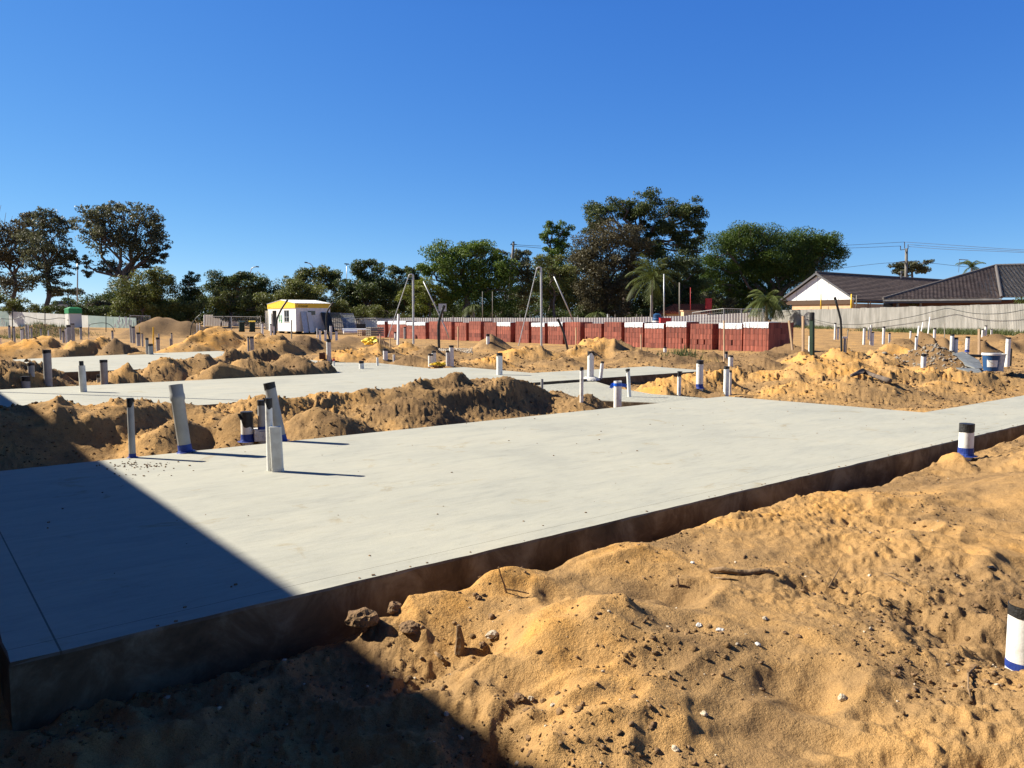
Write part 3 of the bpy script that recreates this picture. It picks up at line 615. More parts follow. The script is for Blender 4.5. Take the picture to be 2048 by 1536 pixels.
# ---------------------------------------------------------------- stakes, posts, conduits
def stake(px, yb, yt, wpx, label, dx=0, m='timber', D=None, name='timber_stake', cat='stake', group=None):
    p = hit(px, yb) if D is None else at(px, yb, D); t = at(px+dx, yt, p.y); wd = wpx*p.y/F
    d = (t - p); q = d.normalized().to_track_quat('Z', 'Y').to_matrix()
    mb = MB(); mb.box(p + d*.5 - d.normalized()*.15, (wd, wd*.7, d.length + .3), q @ Matrix.Rotation(.5, 3, 'Z'))
    o = mb.build(name, M[m]); tag(o, label, cat, group); return o
ST = 'stakes around the site'
stake(1606,710,632,4.5,'tall pinkish timber stake left of the dark green post', group=ST, D=23)
stake(1583,683,641,4,'grey timber stake leaning at the right end of the brick row', dx=-5, D=27, group=ST)
stake(1448,716,641,2.6,'thin pale stake in front of the white topped brick stacks', group=ST, D=25)
stake(1282,700,669,2.4,'short pale stake before the middle of the brick row', group=ST, D=26)
stake(1152,690,655,2.6,'rusty stake against the brick row right of the slanted black pipe', group=ST, D=29, m='timber')
stake(916,683,653,2.6,'rusty stake against the brick row right of the thick black pipe', group=ST, D=33)
stake(1958,700,658,4,'orange timber stake behind the bucket', group=ST, D=24)
stake(1833,690,652,3,'white stake leaning on the dark earth mound', dx=5, D=26, m='white', group=ST)
stake(1843,660,645,2,'short thin stake leaning before the corrugated fence', dx=3, D=34, m='white', group=ST)
stake(1856,667,634,2,'long thin stake leaning before the corrugated fence', dx=4, D=34, m='white', group=ST)
stake(1889,668,648,1.4,'very thin stake near the grass at the corrugated fence', D=36, m='greytimber', group=ST)
stake(583,669,640,2.6,'dark stake right in front of the hut corner', D=50, m='greytimber', group=ST)
stake(760,691,668,2.4,'left stake of three short ones behind the yellow sheet', D=31, group=ST)
stake(769,687,677,2.4,'middle stake of three short ones behind the yellow sheet', dx=-3, D=31, group=ST)
stake(780,693,676,2.2,'right stake of three short ones behind the yellow sheet', D=31, group=ST)
stake(306.5,688,654,3.4,'yellow tube beside the joined pipes of the farthest slab', D=31, m='yellow', name='yellow_tube', cat='tube')
stake(279,664,653,2,'small yellow tube before the brown dirt heap', D=45, m='yellow', name='yellow_tube', cat='tube')
stake(73,672,652,1.2,'rusty wire stake among the far left pipes', D=44, m='greytimber', group=ST)
stake(178,671,648,1.3,'thin white stake right of the green topped toilet', D=44, m='white', group=ST)
stake(399,668,646,2,'white stake at the right foot of the brown dirt heap', D=58, m='white', group=ST)
stake(394,668,646,1.4,'thin white stake on the brown dirt heap', D=56, m='white', group=ST)
stake(796,676,628,5,'white leaning post before the white topped brick stacks', dx=1, D=34, m='white', name='plastic_post', cat='post')
o = stake(1624,701,630,8,'dark green square post with a black top on the orange mound', D=21.5, m='darkgreen', name='green_post', cat='post')
p_ = at(1624,631,21.5); MB().lathe([(.07,-.12),(.07,.07),(.05,.09),(.001,.09)], 10, p_).build('post_cap', M['tape'], o)
for (x, yb, yt, lab) in [(25,678,618,'dark steel post rising in front of the pale hoarding at far left'),(90,650,622,'dark steel post in front of the pale hoarding left of the toilet'),(212,656,627,'dark steel post in front of the green hoarding right of the toilet')]:
    stake(x, yb, yt, 2.2, lab, D=60 if x > 50 else 50, m='conduit', name='steel_post', cat='post', group='steel posts')
def conduit(pts, wpx, D, label, m='conduit'):
    P3 = [at(x, y, D) for (x, y) in pts]; P3[0].z -= .3
    # smooth curve through the points
    out = []
    n = len(P3)
    for i in range(n-1):
        p0 = P3[max(i-1, 0)]; p1 = P3[i]; p2 = P3[i+1]; p3 = P3[min(i+2, n-1)]
        for k in range(6):
            t = k/6; out.append(.5*((2*p1) + (p2-p0)*t + (2*p0-5*p1+4*p2-p3)*t*t + (3*p1-p0-3*p2+p3)*t**3))
    out.append(P3[-1]); r = wpx*D/F/2
    o = MB().tube(out, r, 8).build('conduit', M[m], smooth=True)
    MB().tube([out[-1], out[-1] + (out[-1]-out[-2]).normalized()*r*2.5], r*1.15, 8).build('end_tape', M['tape'], o)
    tag(o, label, 'conduit', 'conduits sticking up'); return o
conduit([(550,668),(553,643),(562,620),(573,603)], 3.6, 50, 'curved dark conduit in front of the sunlit hut wall')
conduit([(660,672),(653,650),(654,625),(664,608)], 3.4, 50, 'curved dark conduit in front of the leaning mesh panels')
conduit([(380,667),(383,652),(391,638),(401,629)], 1.7, 58, 'thin conduit arching over the right side of the brown dirt heap')
conduit([(441,655),(443,645),(447,635)], 2.2, 58, 'small conduit above the tall orange sand pile')
conduit([(878,682),(877,655),(880,635),(886,617)], 5.5, 32, 'thick dark conduit bending right before the brick row')
conduit([(1137,690),(1127,665),(1118,643)], 4.5, 30, 'black conduit slanting left before the brick row')
conduit([(1684,700),(1682,650),(1679,630),(1671,600)], 4.6, 20.5, 'tall dark conduit bending left above the orange mound')
conduit([(1692,700),(1694,685),(1696,660)], 1.6, 20.5, 'thin wire like conduit beside the tall bent conduit', 'conduit_g')
o = pipe(1689,702,675,5,'', D=20.5, cap=None, kind='pvc_grey', group=G2, label='grey tube with a white cap holding the bent conduit'); MB().box((0,0,(at(1689,675,20.5)-o.location).length),(.11,.08,.05)).build('tube_cap', M['white'], o)
conduit([(177,666),(178,652),(190,647),(210,646),(223,652),(229,662)], 1.2, 50, 'low hoop of black hose before the green hoarding')

# ---------------------------------------------------------------- brick stacks
def brick_pack(w_, d_, h_, rows, seed, wrap):
    r = random.Random(seed); t = MB(); cols = []
    nx = max(6, int(round(w_ / .10))); ny = max(6, int(round(d_ / .10))); rh = h_ / rows; bw = w_/nx; bd = d_/ny
    vc = []
    for k in range(rows):
        rowt = r.uniform(-.12, .12)
        for i in range(nx):
            for j in range(ny):
                if not (i in (0, nx-1) or j in (0, ny-1) or k == rows-1): continue
                if k == 1 and r.random() < .03: continue
                c = ((i+.5)*bw + r.gauss(0, .002), (j+.5)*bd + r.gauss(0, .002), (k+.5)*rh)
                n0 = len(t.v); t.box(c, (bw*.955, bd*.955, rh*.975)); cols += [min(1, max(0, .5 + rowt*2 + r.gauss(0, .16)))] * 8
    t.box((w_/2, d_/2, h_*.48), (w_-2*bw*.9, d_-2*bd*.9, h_*.94)); cols += [.3]*8
    return t, cols
bm_ = bpy.data.materials.new('red_brick'); bm_.use_nodes = True; N_ = bm_.node_tree.nodes; L_ = bm_.node_tree.links
a_ = N_.new('ShaderNodeAttribute'); a_.attribute_name = 'rnd'; r_ = N_.new('ShaderNodeValToRGB')
r_.color_ramp.elements[0].color = (.14,.036,.024,1); r_.color_ramp.elements[1].color = (.40,.118,.074,1); L_.new(a_.outputs['Fac'], r_.inputs[0])
n_ = N_.new('ShaderNodeTexNoise'); n_.inputs['Scale'].default_value = 14; n_.inputs['Detail'].default_value = 5; tc_ = N_.new('ShaderNodeTexCoord'); L_.new(tc_.outputs['Object'], n_.inputs['Vector'])
q_ = N_.new('ShaderNodeValToRGB'); q_.color_ramp.elements[0].color = (.7,.7,.72,1); q_.color_ramp.elements[1].color = (1.15,1.1,1.1,1); L_.new(n_.outputs[0], q_.inputs[0])
x_ = N_.new('ShaderNodeMix'); x_.data_type = 'RGBA'; x_.blend_type = 'MULTIPLY'; x_.inputs[0].default_value = .8; L_.new(r_.outputs[0], x_.inputs[6]); L_.new(q_.outputs[0], x_.inputs[7])
L_.new(x_.outputs[2], N_['Principled BSDF'].inputs['Base Color']); N_['Principled BSDF'].inputs['Roughness'].default_value = .9
SP = [(755,770,1),(777,812,1),(813.5,851,1),(858.5,879,0),(881,902.5,0),(910,932,0),(938,961,0),(968,992,0),(994.5,1020.7,1),(1031,1057,0),(1063,1089,1),(1096,1125,1),(1130,1160,0),(1169.5,1202,0),(1208,1242,0),(1249,1285,1),(1289,1327,1),(1332,1372,1),(1380,1423.5,0),(1437,1483,1),(1486,1536,1)]
PA = Vector(at(755,677,47.5)); 
Pr = at(1536,705.5,34.2); Pl = Pr + Vector((V[0], V[1], 0)) * 33.5
def row_point(px):                        # where the view through px crosses the front line of the row
    lo, hi = -1.0, 60.0
    for _ in range(50):
        mm = (lo+hi)/2; q = Pr + Vector((V[0], V[1], 0))*mm; x = 1024 + F*q.x/(q.y*math.cos(PITCH)+(CH-q.z)*math.sin(PITCH))
        if x > px: lo = mm
        else: hi = mm
    return lo
wordp = {0:'bare topped', 1:'white wrapped'}
for i, (x0, x1, wr) in enumerate(SP):
    b = row_point(x0); a = row_point(x1); wd = b - a
    for rowi in range(2 if i == len(SP)-1 else 1):
        org = Pr + Vector((V[0], V[1], 0))*b + Vector((U[0], U[1], 0)) * rowi * 1.02
        org.z = -.27
        h_ = 1.27 + .05*math.sin(i*2.3)
        t, cols = brick_pack(wd, .98, h_, 5, i + 40*rowi, wr)
        o = t.build('brick_stack', bm_); at2 = o.data.attributes.new('rnd', 'FLOAT', 'POINT'); at2.data.foreach_set('value', np.array(cols, np.float32))
        # local x runs along the row, local y into its depth
        o.matrix_world = Matrix(((-V[0], U[0], 0, org.x), (-V[1], U[1], 0, org.y), (0, 0, 1, org.z), (0, 0, 0, 1)))
        if wr and rowi == 0:
            r = random.Random(i); mb = MB(); n = max(8, int(wd/.06)); zt = h_ + .012
            hb = [h_*(.80 + .03*r.random()) for k in range(n+1)]
            for k in range(n+1):
                xx = wd*k/n; bz = .018*r.random()
                mb.v += [Vector((xx, -.010-bz*.5, hb[k])), Vector((xx, -.014-bz, (hb[k]+zt)/2)), Vector((xx, -.012, zt)), Vector((xx, .5, zt+.02*r.random())), Vector((xx, .985, zt)), Vector((xx, .99, hb[k]))]
            for k in range(n):
                for q in range(5): mb.f.append((k*6+q, (k+1)*6+q, (k+1)*6+q+1, k*6+q+1))
            mb.build('plastic_wrap', M['wrap'], o, smooth=False)
        mb = MB()
        for k in range(max(3, int(wd/.2))):
            xx = (k+.5)*wd/max(3, int(wd/.2)); mb.box((xx, -.022, h_/2), (.012, .004, h_)); mb.box((xx, .49, h_+.034), (.012, 1.0, .004))
        mb.build('strapping', M['tape'], o)
        if rowi: lab = 'stack of bricks standing second deep behind the right end of the brick row'
        elif i == 0: lab = 'leftmost short stack of red bricks with a white plastic top'
        elif i == len(SP)-1: lab = 'rightmost front stack of red bricks, its shaded side showing'
        else: lab = f"{wordp[wr]} stack of red bricks, number {i+1} from the left in the long row"
        tag(o, lab, 'brick stack', 'stacks of red bricks in the long row')
# ---------------------------------------------------------------- fences
def strip_fence(name, P0, P1, hgt, pitch, depth, material, label, cat='fence', seg=6, gaps=None, rag=.0, parent=None, zoff=0.0, rake=None):
    P0 = Vector(P0); P1 = Vector(P1); d = P1 - P0; d.z = 0; L_ = d.length; d.normalize(); nrm = Vector((-d.y, d.x, 0)); n = int(L_/pitch)*seg
    r = random.Random(5); v = []; f = []; top = 0; zs = np.linspace(0, L_, 60); gz = [T(P0.x + d.x*q, P0.y + d.y*q) for q in zs]
    for i in range(n+1):
        q = L_*i/n; o = depth*math.sin(2*math.pi*i/seg)
        if i % (seg*7) == 0: top = r.gauss(0, rag)
        p = P0 + d*q + nrm*o; zb = float(np.interp(q, zs, gz)); h = hgt + top
        if rake and q > L_-rake: h = hgt - (q-(L_-rake))/rake*hgt*.95
        v += [(p.x, p.y, zb-.3), (p.x, p.y, zb+h+zoff), (p.x+nrm.x*.008, p.y+nrm.y*.008, zb+h+zoff), (p.x+nrm.x*.008, p.y+nrm.y*.008, zb-.3)]
    for i in range(n):
        a = i*4; b = a+4; f += [(a, b, b+1, a+1), (a+1, b+1, b+2, a+2), (a+2, b+2, b+3, a+3)]
    o = finish(name, v, f, material, parent, smooth=False)
    if parent is None: tag(o, label, cat)
    return o
strip_fence('corrugated_fence', (33.2, 33, 0), (29.0, 87, 0), 1.8, .146, .034, M['fibro'], 'long pale corrugated fibre cement fence at right in front of the tiled houses', rag=.012, rake=1.6)
mid0 = at(408, 640, 112); mid1 = at(1530, 640, 82)
strip_fence('grey_fence', (mid0.x, mid0.y, 0), (mid1.x, mid1.y, 0), 1.62, .3, .012, M['fibro_mid'], 'low grey sheet fence running behind the hut and the brick row', rag=.02)
# hoarding at left, in flat panels
hp = [(-420, "g"), (-60, 'g'), (17, 'w'), (72, 'w'), (128, 'w'), (176, 'g'), (226, 'g'), (272, None)]
def hD(px): return 100 - 17*px/272
hoard = empty('site_hoarding', at(17, 655, hD(17))); tag(hoard, 'long white and pale green panel hoarding along the far left of the site', 'hoarding')
for (a, b) in zip(hp[:-1], hp[1:]):
    p = at(a[0], 622 + 14*a[0]/272, hD(a[0])); q = at(b[0], 622 + 14*b[0]/272, hD(b[0])); z0 = min(T(p.x, p.y), T(q.x, q.y)) - .3; d = q-p; d.z = 0; d.normalize(); n_ = Vector((d.y, -d.x, 0))*-.06
    p = p + d*.03; q = q - d*.03; L = lambda v: Vector(v) - hoard.location
    MB().prism([L((p.x,p.y,z0)), L((q.x,q.y,z0)), L(q), L(p)], n_).build('panel', M['hoard_w' if a[1] == 'w' else 'hoard_g'], hoard)
def text_mesh(name, body, size, m, parent, mw, ext=.003):
    c = bpy.data.curves.new(name, 'FONT'); c.body = body; c.size = size; c.extrude = ext; c.align_x = 'CENTER'; c.align_y = 'CENTER'
    t = bpy.data.objects.new(name, c); COL.objects.link(t); dg = bpy.context.evaluated_depsgraph_get(); me = bpy.data.meshes.new_from_object(t.evaluated_get(dg)); bpy.data.objects.remove(t)
    me.materials.clear(); me.materials.append(m); o = bpy.data.objects.new(name, me); COL.objects.link(o); o.parent = parent; o.matrix_local = mw; return o
# white scrawled marks on the green panels
r = random.Random(3); mb = MB()
for k in range(26):
    px = 228 + r.random()*36 if k > 4 else 2 + r.random()*8; D = hD(px) - .3; p = at(px, 638+r.random()*16, D); mb.box(p, (.08, .02, .25+.5*r.random()), Matrix.Rotation(r.uniform(-.25, .25), 3, 'Y'))
o = mb.build('paint_mark', M['white'], hoard); o.matrix_parent_inverse = Matrix.Translation(hoard.location).inverted()
# chain mesh fence panel frames
def mesh_panel_(name, pts, label, bars=14, th=.025, m='steel', group=None, fine=True):
    a, b, c, d = [Vector(p) for p in pts]      # bottom left, bottom right, top right, top left
    mb = MB()
    for (p, q) in ((a, b), (b, c), (c, d), (d, a)): mb.tube([p, q], th, 6)
    o = mb.build(name, M[m]); mb = MB()
    if fine:
        for k in range(1, bars): mb.tube([a.lerp(b, k/bars), d.lerp(c, k/bars)], .006, 4, False)
        nn = max(3, int(bars*(d-a).length/(b-a).length))
        for k in range(1, nn): mb.tube([a.lerp(d, k/nn), b.lerp(c, k/nn)], .005, 4, False)
        mb.build('wire_mesh', M[m], o)
    tag(o, label, 'fence panel', group); return o
def mesh_panel(name, *a, **k): return mesh_panel_('mesh_fence', *a, **k)
FG = 'steel mesh fence panels'
mesh_panel('mesh_panel', [at(1385,646,72), at(1447,646,68), at(1447,617,68), at(1385,625,72)], 'steel mesh fence panel left of the palm bush, above the brick row', 18, group=FG)
mesh_panel('mesh_panel', [at(1448,646,68), at(1482,646,68), at(1482,618,68), at(1448,617,68)], 'narrow middle steel mesh fence panel above the brick row', 10, group=FG)
mesh_panel('mesh_panel', [at(1483,646,68), at(1526,646,70), at(1526,618,70), at(1483,618,68)], 'steel mesh fence panel in front of the palm bush', 14, group=FG)
mesh_panel('mesh_panel', [at(260,657,66), at(300,657,67), at(300,632,67), at(260,631,66)], 'steel mesh fence panel at the left foot of the brown dirt heap', 12, group=FG)
mesh_panel('mesh_panel', [at(409,664,80), at(462,664,80), at(462,633,80), at(409,633,80)], 'left steel mesh panel before the grey fence beside the hut', 16, group=FG)
mesh_panel('mesh_panel', [at(463,664,80), at(521,664,80), at(521,634,80), at(463,633,80)], 'steel mesh panel before the grey fence next to the open hut door', 16, group=FG)
mesh_panel('mesh_panel', [at(694,662,76), at(752,662,76), at(752,636,76), at(694,638,76)], 'steel mesh panel right of the hut before the grey fence', 16, group=FG)
o = stake(408.5, 664, 630, 3.2, 'white steel gate post at the left end of the grey fence', D=79, m='white', name='gate_post', cat='post')
for i, (x, yt) in enumerate([(703,634),(907,631),(926,630),(943,631),(992,630),(1040,629),(1060,629),(1091,630),(1155,630),(1188,632),(1217,628),(1229,629),(1250,633),(1272,628),(1282,629)]):
    p = at(x, 660, 94); t = at(x, yt, 94); MB().tube([(p.x, p.y-.6, -.4), (t.x, t.y-.6, t.z)], .05, 6).build('fence_post', M['greytimber'])
    tag(bpy.data.objects['fence_post' if i == 0 else 'fence_post.%03d' % i], f"{ordn[i]} short post from the left standing above the grey fence", 'post', 'posts along the grey fence')
# cable slung along the corrugated fence
def cable(pts, D, rad, label, m='conduit', name='cable', cat='cable', group=None, thing=True):
    P = [at(x, y, D if not hasattr(D, '__len__') else D[i]) for i, (x, y) in enumerate(pts)]; out = []
    n = len(P)
    for i in range(n-1):
        p0 = P[max(i-1, 0)]; p1 = P[i]; p2 = P[i+1]; p3 = P[min(i+2, n-1)]
        for k in range(8):
            t = k/8; out.append(.5*((2*p1)+(p2-p0)*t+(2*p0-5*p1+4*p2-p3)*t*t+(3*p1-p0-3*p2+p3)*t**3))
    out.append(P[-1]); o = MB().tube(out, rad, 5).build(name, M[m], smooth=True)
    if thing: tag(o, label, cat, group)
    return o
def fx(px):                                # distance of the corrugated fence along a view column
    k = (px-1024)/F*1.004; q = (33.2 - k*33) / (k*54 + 4.2); return 33 + 54*q
pts = [(1536,623),(1560,626),(1580,622),(1600,630),(1625,638),(1660,646),(1690,649),(1730,648),(1780,641),(1830,632),(1870,622),(1895,617),(1920,622),(1950,627),(1985,628),(2020,625),(2060,617)]
cable(pts, [fx(x)-.5 for x, y in pts], .022, 'dark cable sagging along the face of the corrugated fence')
pts = [(0,637),(25,638),(50,633),(75,638),(95,639),(118,636),(131,637)]
cable(pts, 80, .03, 'black cable drooping across the white hoarding at far left')
pts = [(465,640),(490,645),(505,650),(520,652)]
cable(pts, 79, .03, 'black cable drooping over the mesh panels left of the hut')
cable([(694,640),(720,637),(745,639),(775,637),(800,638)], 78, .03, 'black cable drooping before the grey fence right of the hut')

# ---------------------------------------------------------------- site hut (local x along the lit long face, y along the shaded face)
hc = at(592, 666, 74); hc.z = -.16
hut = empty('site_hut', hc); hut.matrix_world = Matrix(((V[0], U[0], 0, hc.x), (V[1], U[1], 0, hc.y), (0, 0, 1, hc.z), (0, 0, 0, 1)))
HL, HW, HH = 6.9, 3.55, 2.42
tag(hut, 'white portable site hut with a yellow roof band and open dark doorway', 'hut')
mb = MB(); z0 = .22
# walls as separate boards round the openings (x = along the lit face)
def wall(x0, x1, za, zb): mb.box(((x0+x1)/2, .03, (za+zb)/2), (x1-x0, .06, zb-za))
door = (4.7, 5.75, z0, 2.2); win = (1.55, 2.75, 1.1, 2.2)
wall(0, win[0], z0, HH); wall(win[0], win[1], z0, win[2]); wall(win[0], win[1], win[3], HH); wall(win[1], door[0], z0, HH); wall(door[0], door[1], door[3], HH); wall(door[1], HL, z0, HH)
mb.box((-.03, HW/2, (z0+HH)/2), (.06, HW, HH-z0)); mb.box((HL+.03, HW/2, (z0+HH)/2), (.06, HW, HH-z0)); mb.box((HL/2, HW-.03, (z0+HH)/2), (HL, .06, HH-z0)); mb.box((HL/2, HW/2, z0-.03), (HL, HW, .06))
for k in range(9): mb.box((HL/2, -.006, z0 + .1 + k*.245), (0.001, .004, .01))
mb.build('wall', M['white'], hut)
mb = MB()
for k in range(4): mb.box((.4 + k*2.0, .4, .08), (.4, .4, .3)); mb.box((.4+k*2.0, HW-.4, .08), (.4, .4, .3))
mb.build('footing', M['dark'], hut)
w_o = MB(); w_o.box(((win[0]+win[1])/2, .04, (win[2]+win[3])/2), (win[1]-win[0], .02, win[3]-win[2])); wo = w_o.build('window', M['glass'], hut)
mb = MB(); cx_ = (win[0]+win[1])/2; mb.box((cx_, -.01, win[2]-.02), (win[1]-win[0]+.1, .06, .06)); mb.box((cx_, .0, (win[2]+win[3])/2), (.05, .05, win[3]-win[2])); mb.box((cx_, .0, win[2]+.45), (win[1]-win[0], .05, .04)); mb.build('frame', M['steel'], wo)
mb = MB(); mb.box((5.95, -.5, (z0+2.15)/2+.05), (.05, 1.0, 1.93), Matrix.Rotation(-.9, 3, 'Z')); mb.box((5.95+.35, -.45, 1.2), (.05, .05, .2)); mb.build('door', M['white'], hut)
# gable band and roof
F0, F1, AP = HH - .02, HH + .42, HH + .78
mb = MB(); e = .05
mb.prism([(-e, -e, F0), (HL+e, -e, F0), (HL+e, -e, F1), (HL/2, -e, AP), (-e, -e, F1)], (0, .06, 0))
mb.prism([(-e, HW+e, F0), (HL+e, HW+e, F0), (HL+e, HW+e, F1), (HL/2, HW+e, AP), (-e, HW+e, F1)], (0, -.06, 0))
mb.box((-e+.03, HW/2, (F0+F1)/2), (.06, HW+2*e-.14, F1-F0)); mb.box((HL+e-.03, HW/2, (F0+F1)/2), (.06, HW+2*e-.14, F1-F0))
mb.build('fascia', M['yellow'], hut)
mb = MB(); n = 24
for sx in (0, 1):
    for k in range(n*2):
        y0 = -e-.03 + (HW+2*e+.06)*k/(n*2); y1 = -e-.03 + (HW+2*e+.06)*(k+1)/(n*2); zz = .025 if k % 2 else 0
        xa = -e-.05 if sx == 0 else HL+e+.05
        mb.prism([(xa, y0, F1+.01+zz), (xa, y1, F1+.01+zz), (HL/2, y1, AP+.02+zz), (HL/2, y0, AP+.02+zz)], (0, 0, .03))
mb.build('roof', M['white'], hut)
text_mesh('lettering', 'ausco', .42, M['dark'], hut, Matrix.Translation((-e-.012, .75, HH+.2)) @ Matrix.Rotation(R(-90), 4, 'Z') @ Matrix.Rotation(R(90), 4, 'X'))
text_mesh('small_lettering', 'ausco', .26, M['yplastic'], hut, Matrix.Translation((HL-.5, -e-.012, HH+.16)) @ Matrix.Rotation(R(180), 4, 'Z') @ Matrix.Rotation(R(90), 4, 'X') @ Matrix.Scale(1, 4))
mb = MB(); mb.box((3.95, -.01, 1.35), (.3, .02, .75)); mb.box((3.45, -.01, 1.35), (.3, .02, .75)); o = mb.build('safety_sign', M['green'], hut)
mb = MB(); mb.box((3.95, -.025, 1.45), (.1, .01, .4)); mb.box((3.45, -.025, 1.45), (.1, .01, .4)); mb.box((3.7, -.025, 1.05), (.5, .01, .12)); mb.build('sign_figure', M['white'], o)
mb = MB(); mb.box((-.07, 1.6, 1.95), (.03, .75, .4)); o = mb.build('window', M['glass'], hut)
mb = MB(); mb.box((-.07, 1.6, 2.17), (.05, .85, .05)); mb.box((-.07, 1.6, 1.72), (.05, .85, .05)); mb.build('frame', M['white'], o)
mb = MB(); mb.box((-.065, .25+0.6, 1.15), (.03, .85, 1.85)); mb.build('side_door', M['hoard_w'], hut)
bpy.context.view_layer.update()
def hutpt(x, y, z): return hut.matrix_world @ Vector((x, y, z))
# things leaning on the shaded end of the hut
def lean(name, y0, y1, h, off, mm, label, thick=.05, slat=0, cat='panel'):
    mb = MB(); a = hutpt(-off, y0, .05); b = hutpt(-off, y1, .05); c = hutpt(-.12, y1, h); d = hutpt(-.12, y0, h)
    if slat:
        n = slat
        for k in range(n+1): mb.tube([a.lerp(b, k/n), d.lerp(c, k/n)], .022, 5)
        for k in range(5): mb.tube([a.lerp(d, k/4), b.lerp(c, k/4)], .03, 5)
    else:
        nn = (b-a).cross(d-a).normalized()*thick; mb.prism([a, b, c, d], nn)
    o = mb.build(name, M[mm]); tag(o, label, cat, 'panels leaning on the hut'); return o
lean('leaning_board', .45, 1.0, 2.0, .7, 'steel', 'narrow grey board leaning on the shaded hut wall near its corner')
lean('leaning_board', 1.05, 1.5, 2.0, .9, 'hoard_w', 'pale board leaning on the shaded hut wall below its small window')
lean('mesh_stack', 2.5, 3.4, 1.95, 1.3, 'conduit', 'dark stack of mesh panels leaning at the right end of the hut', .1)
lean('mesh_stack', 3.4, 4.8, 1.95, 1.3, 'conduit_g', 'upright barred panel stack leaning past the right end of the hut', slat=16)
lean('mesh_stack', 4.6, 6.0, 1.9, 1.4, 'steel', 'light mesh panel leaning over a dark blue board at the right of the hut', slat=14)
lean('blue_board', 4.7, 5.9, 1.5, 1.0, 'bluep', 'dark blue board under the light mesh panel right of the hut')

# bins, toilet, materials lying about
def wheelie(px, yb, D, h, lid, label):
    p = at(px, yb, D); o = empty('wheelie_bin', p, .4); mb = MB(); mb.prism([(-.24,-.26,.08),(.24,-.26,.08),(.24,.26,.08),(-.24,.26,.08)], (0, 0, h-.1)); mb.build('bin_body', M['darkgreen'], o)
    mb = MB(); mb.prism([(-.3,-.32,h),(.3,-.32,h),(.3,.32,h+.05),(-.3,.32,h+.05)], (0, 0, .07)); mb.build('lid', M[lid], o)
    MB().tube([(-.28,.28,.12),(.28,.28,.12)], .12, 12).build('wheel', M['tape'], o); tag(o, label, 'bin'); return o
wheelie(505, 664, 76, .98, 'yplastic', 'dark green wheelie bin with a bright yellow lid left of the hut')
wheelie(484, 664, 76, .95, 'darkgreen', 'all dark wheelie bin left of the yellow lidded bin')
tp = at(148, 656, 78); tp.z = at(148, 655, 78).z
wc = empty('portable_toilet', tp, 0); wc.matrix_world = Matrix.Translation(tp) @ Matrix.Rotation(-.75, 4, 'Z'); tag(wc, 'portable toilet with pale walls and a green roof before the left hoarding', 'portable toilet')
mb = MB(); mb.box((0, 0, .75), (1.15, 1.15, 1.55)); mb.build('wall', M['hoard_w'], wc); mb = MB(); mb.box((.0, -.585, .72), (.75, .03, 1.35)); o = mb.build('door', M['pvc_dirty'], wc); MB().box((.28, -.62, .75), (.05, .04, .12)).build('handle', M['dark'], o)
mb = MB(); mb.prism([(-.62,-.62,1.4),(.62,-.62,1.4),(.62,.62,1.4),(-.62,.62,1.4)], (0, 0, .5)); n = len(mb.v); mb.v += [Vector(q) for q in ((-.62,-.62,1.903),(.62,-.62,1.903),(.62,.62,1.903),(-.62,.62,1.903),(-.3,-.3,2.05),(.3,-.3,2.05),(.3,.3,2.05),(-.3,.3,2.05))]
mb.f += [(n,n+1,n+5,n+4),(n+1,n+2,n+6,n+5),(n+2,n+3,n+7,n+6),(n+3,n,n+4,n+7),(n+4,n+5,n+6,n+7)]; mb.build('roof', M['green'], wc)
def lump(name, p, sz, m, label, cat, seed=0, rot=0, group=None, sub=2, rough=.25):
    bm = bmesh.new(); bmesh.ops.create_icosphere(bm, subdivisions=sub, radius=1); rr = random.Random(seed); off = Vector((rr.random()*50, rr.random()*50, rr.random()*50))
    from mathutils import noise
    for v in bm.verts:
        k = 1 + rough*noise.noise(v.co*1.3+off) + rough*.6*noise.noise(v.co*3.1+off); c = v.co*k; v.co = Vector((c.x*sz[0], c.y*sz[1], max(c.z, -.35)*sz[2]))
    me = bpy.data.meshes.new(name); bm.to_mesh(me); bm.free(); me.materials.append(M[m]); o = bpy.data.objects.new(name, me); COL.objects.link(o); o.location = p; o.rotation_euler = (0, 0, rot)
    tag(o, label, cat, group); return o
p = hit(742, 690, 5); lump('yellow_sheet', at(741, 686, 27.5), (.28,.25,.16), 'yplastic', 'crumpled yellow plastic sheet on top of an orange sand heap', 'plastic sheet', 3, rough=.9, sub=3)
lump('yellow_bag', at(876, 729, 21.3), (.16,.12,.07), 'yplastic', 'yellow plastic bag lying between two pairs of pipes', 'bag', 4, rough=.9, sub=3)
bq = at(645, 712, 24); mb = MB(); mb.box(bq, (.17,.15,.2)); o = mb.build('clay_pot', mat('brown_box', (.12,.05,.03), .8)); tag(o, 'small brown box beside a tall pipe at the rough strip', 'box')
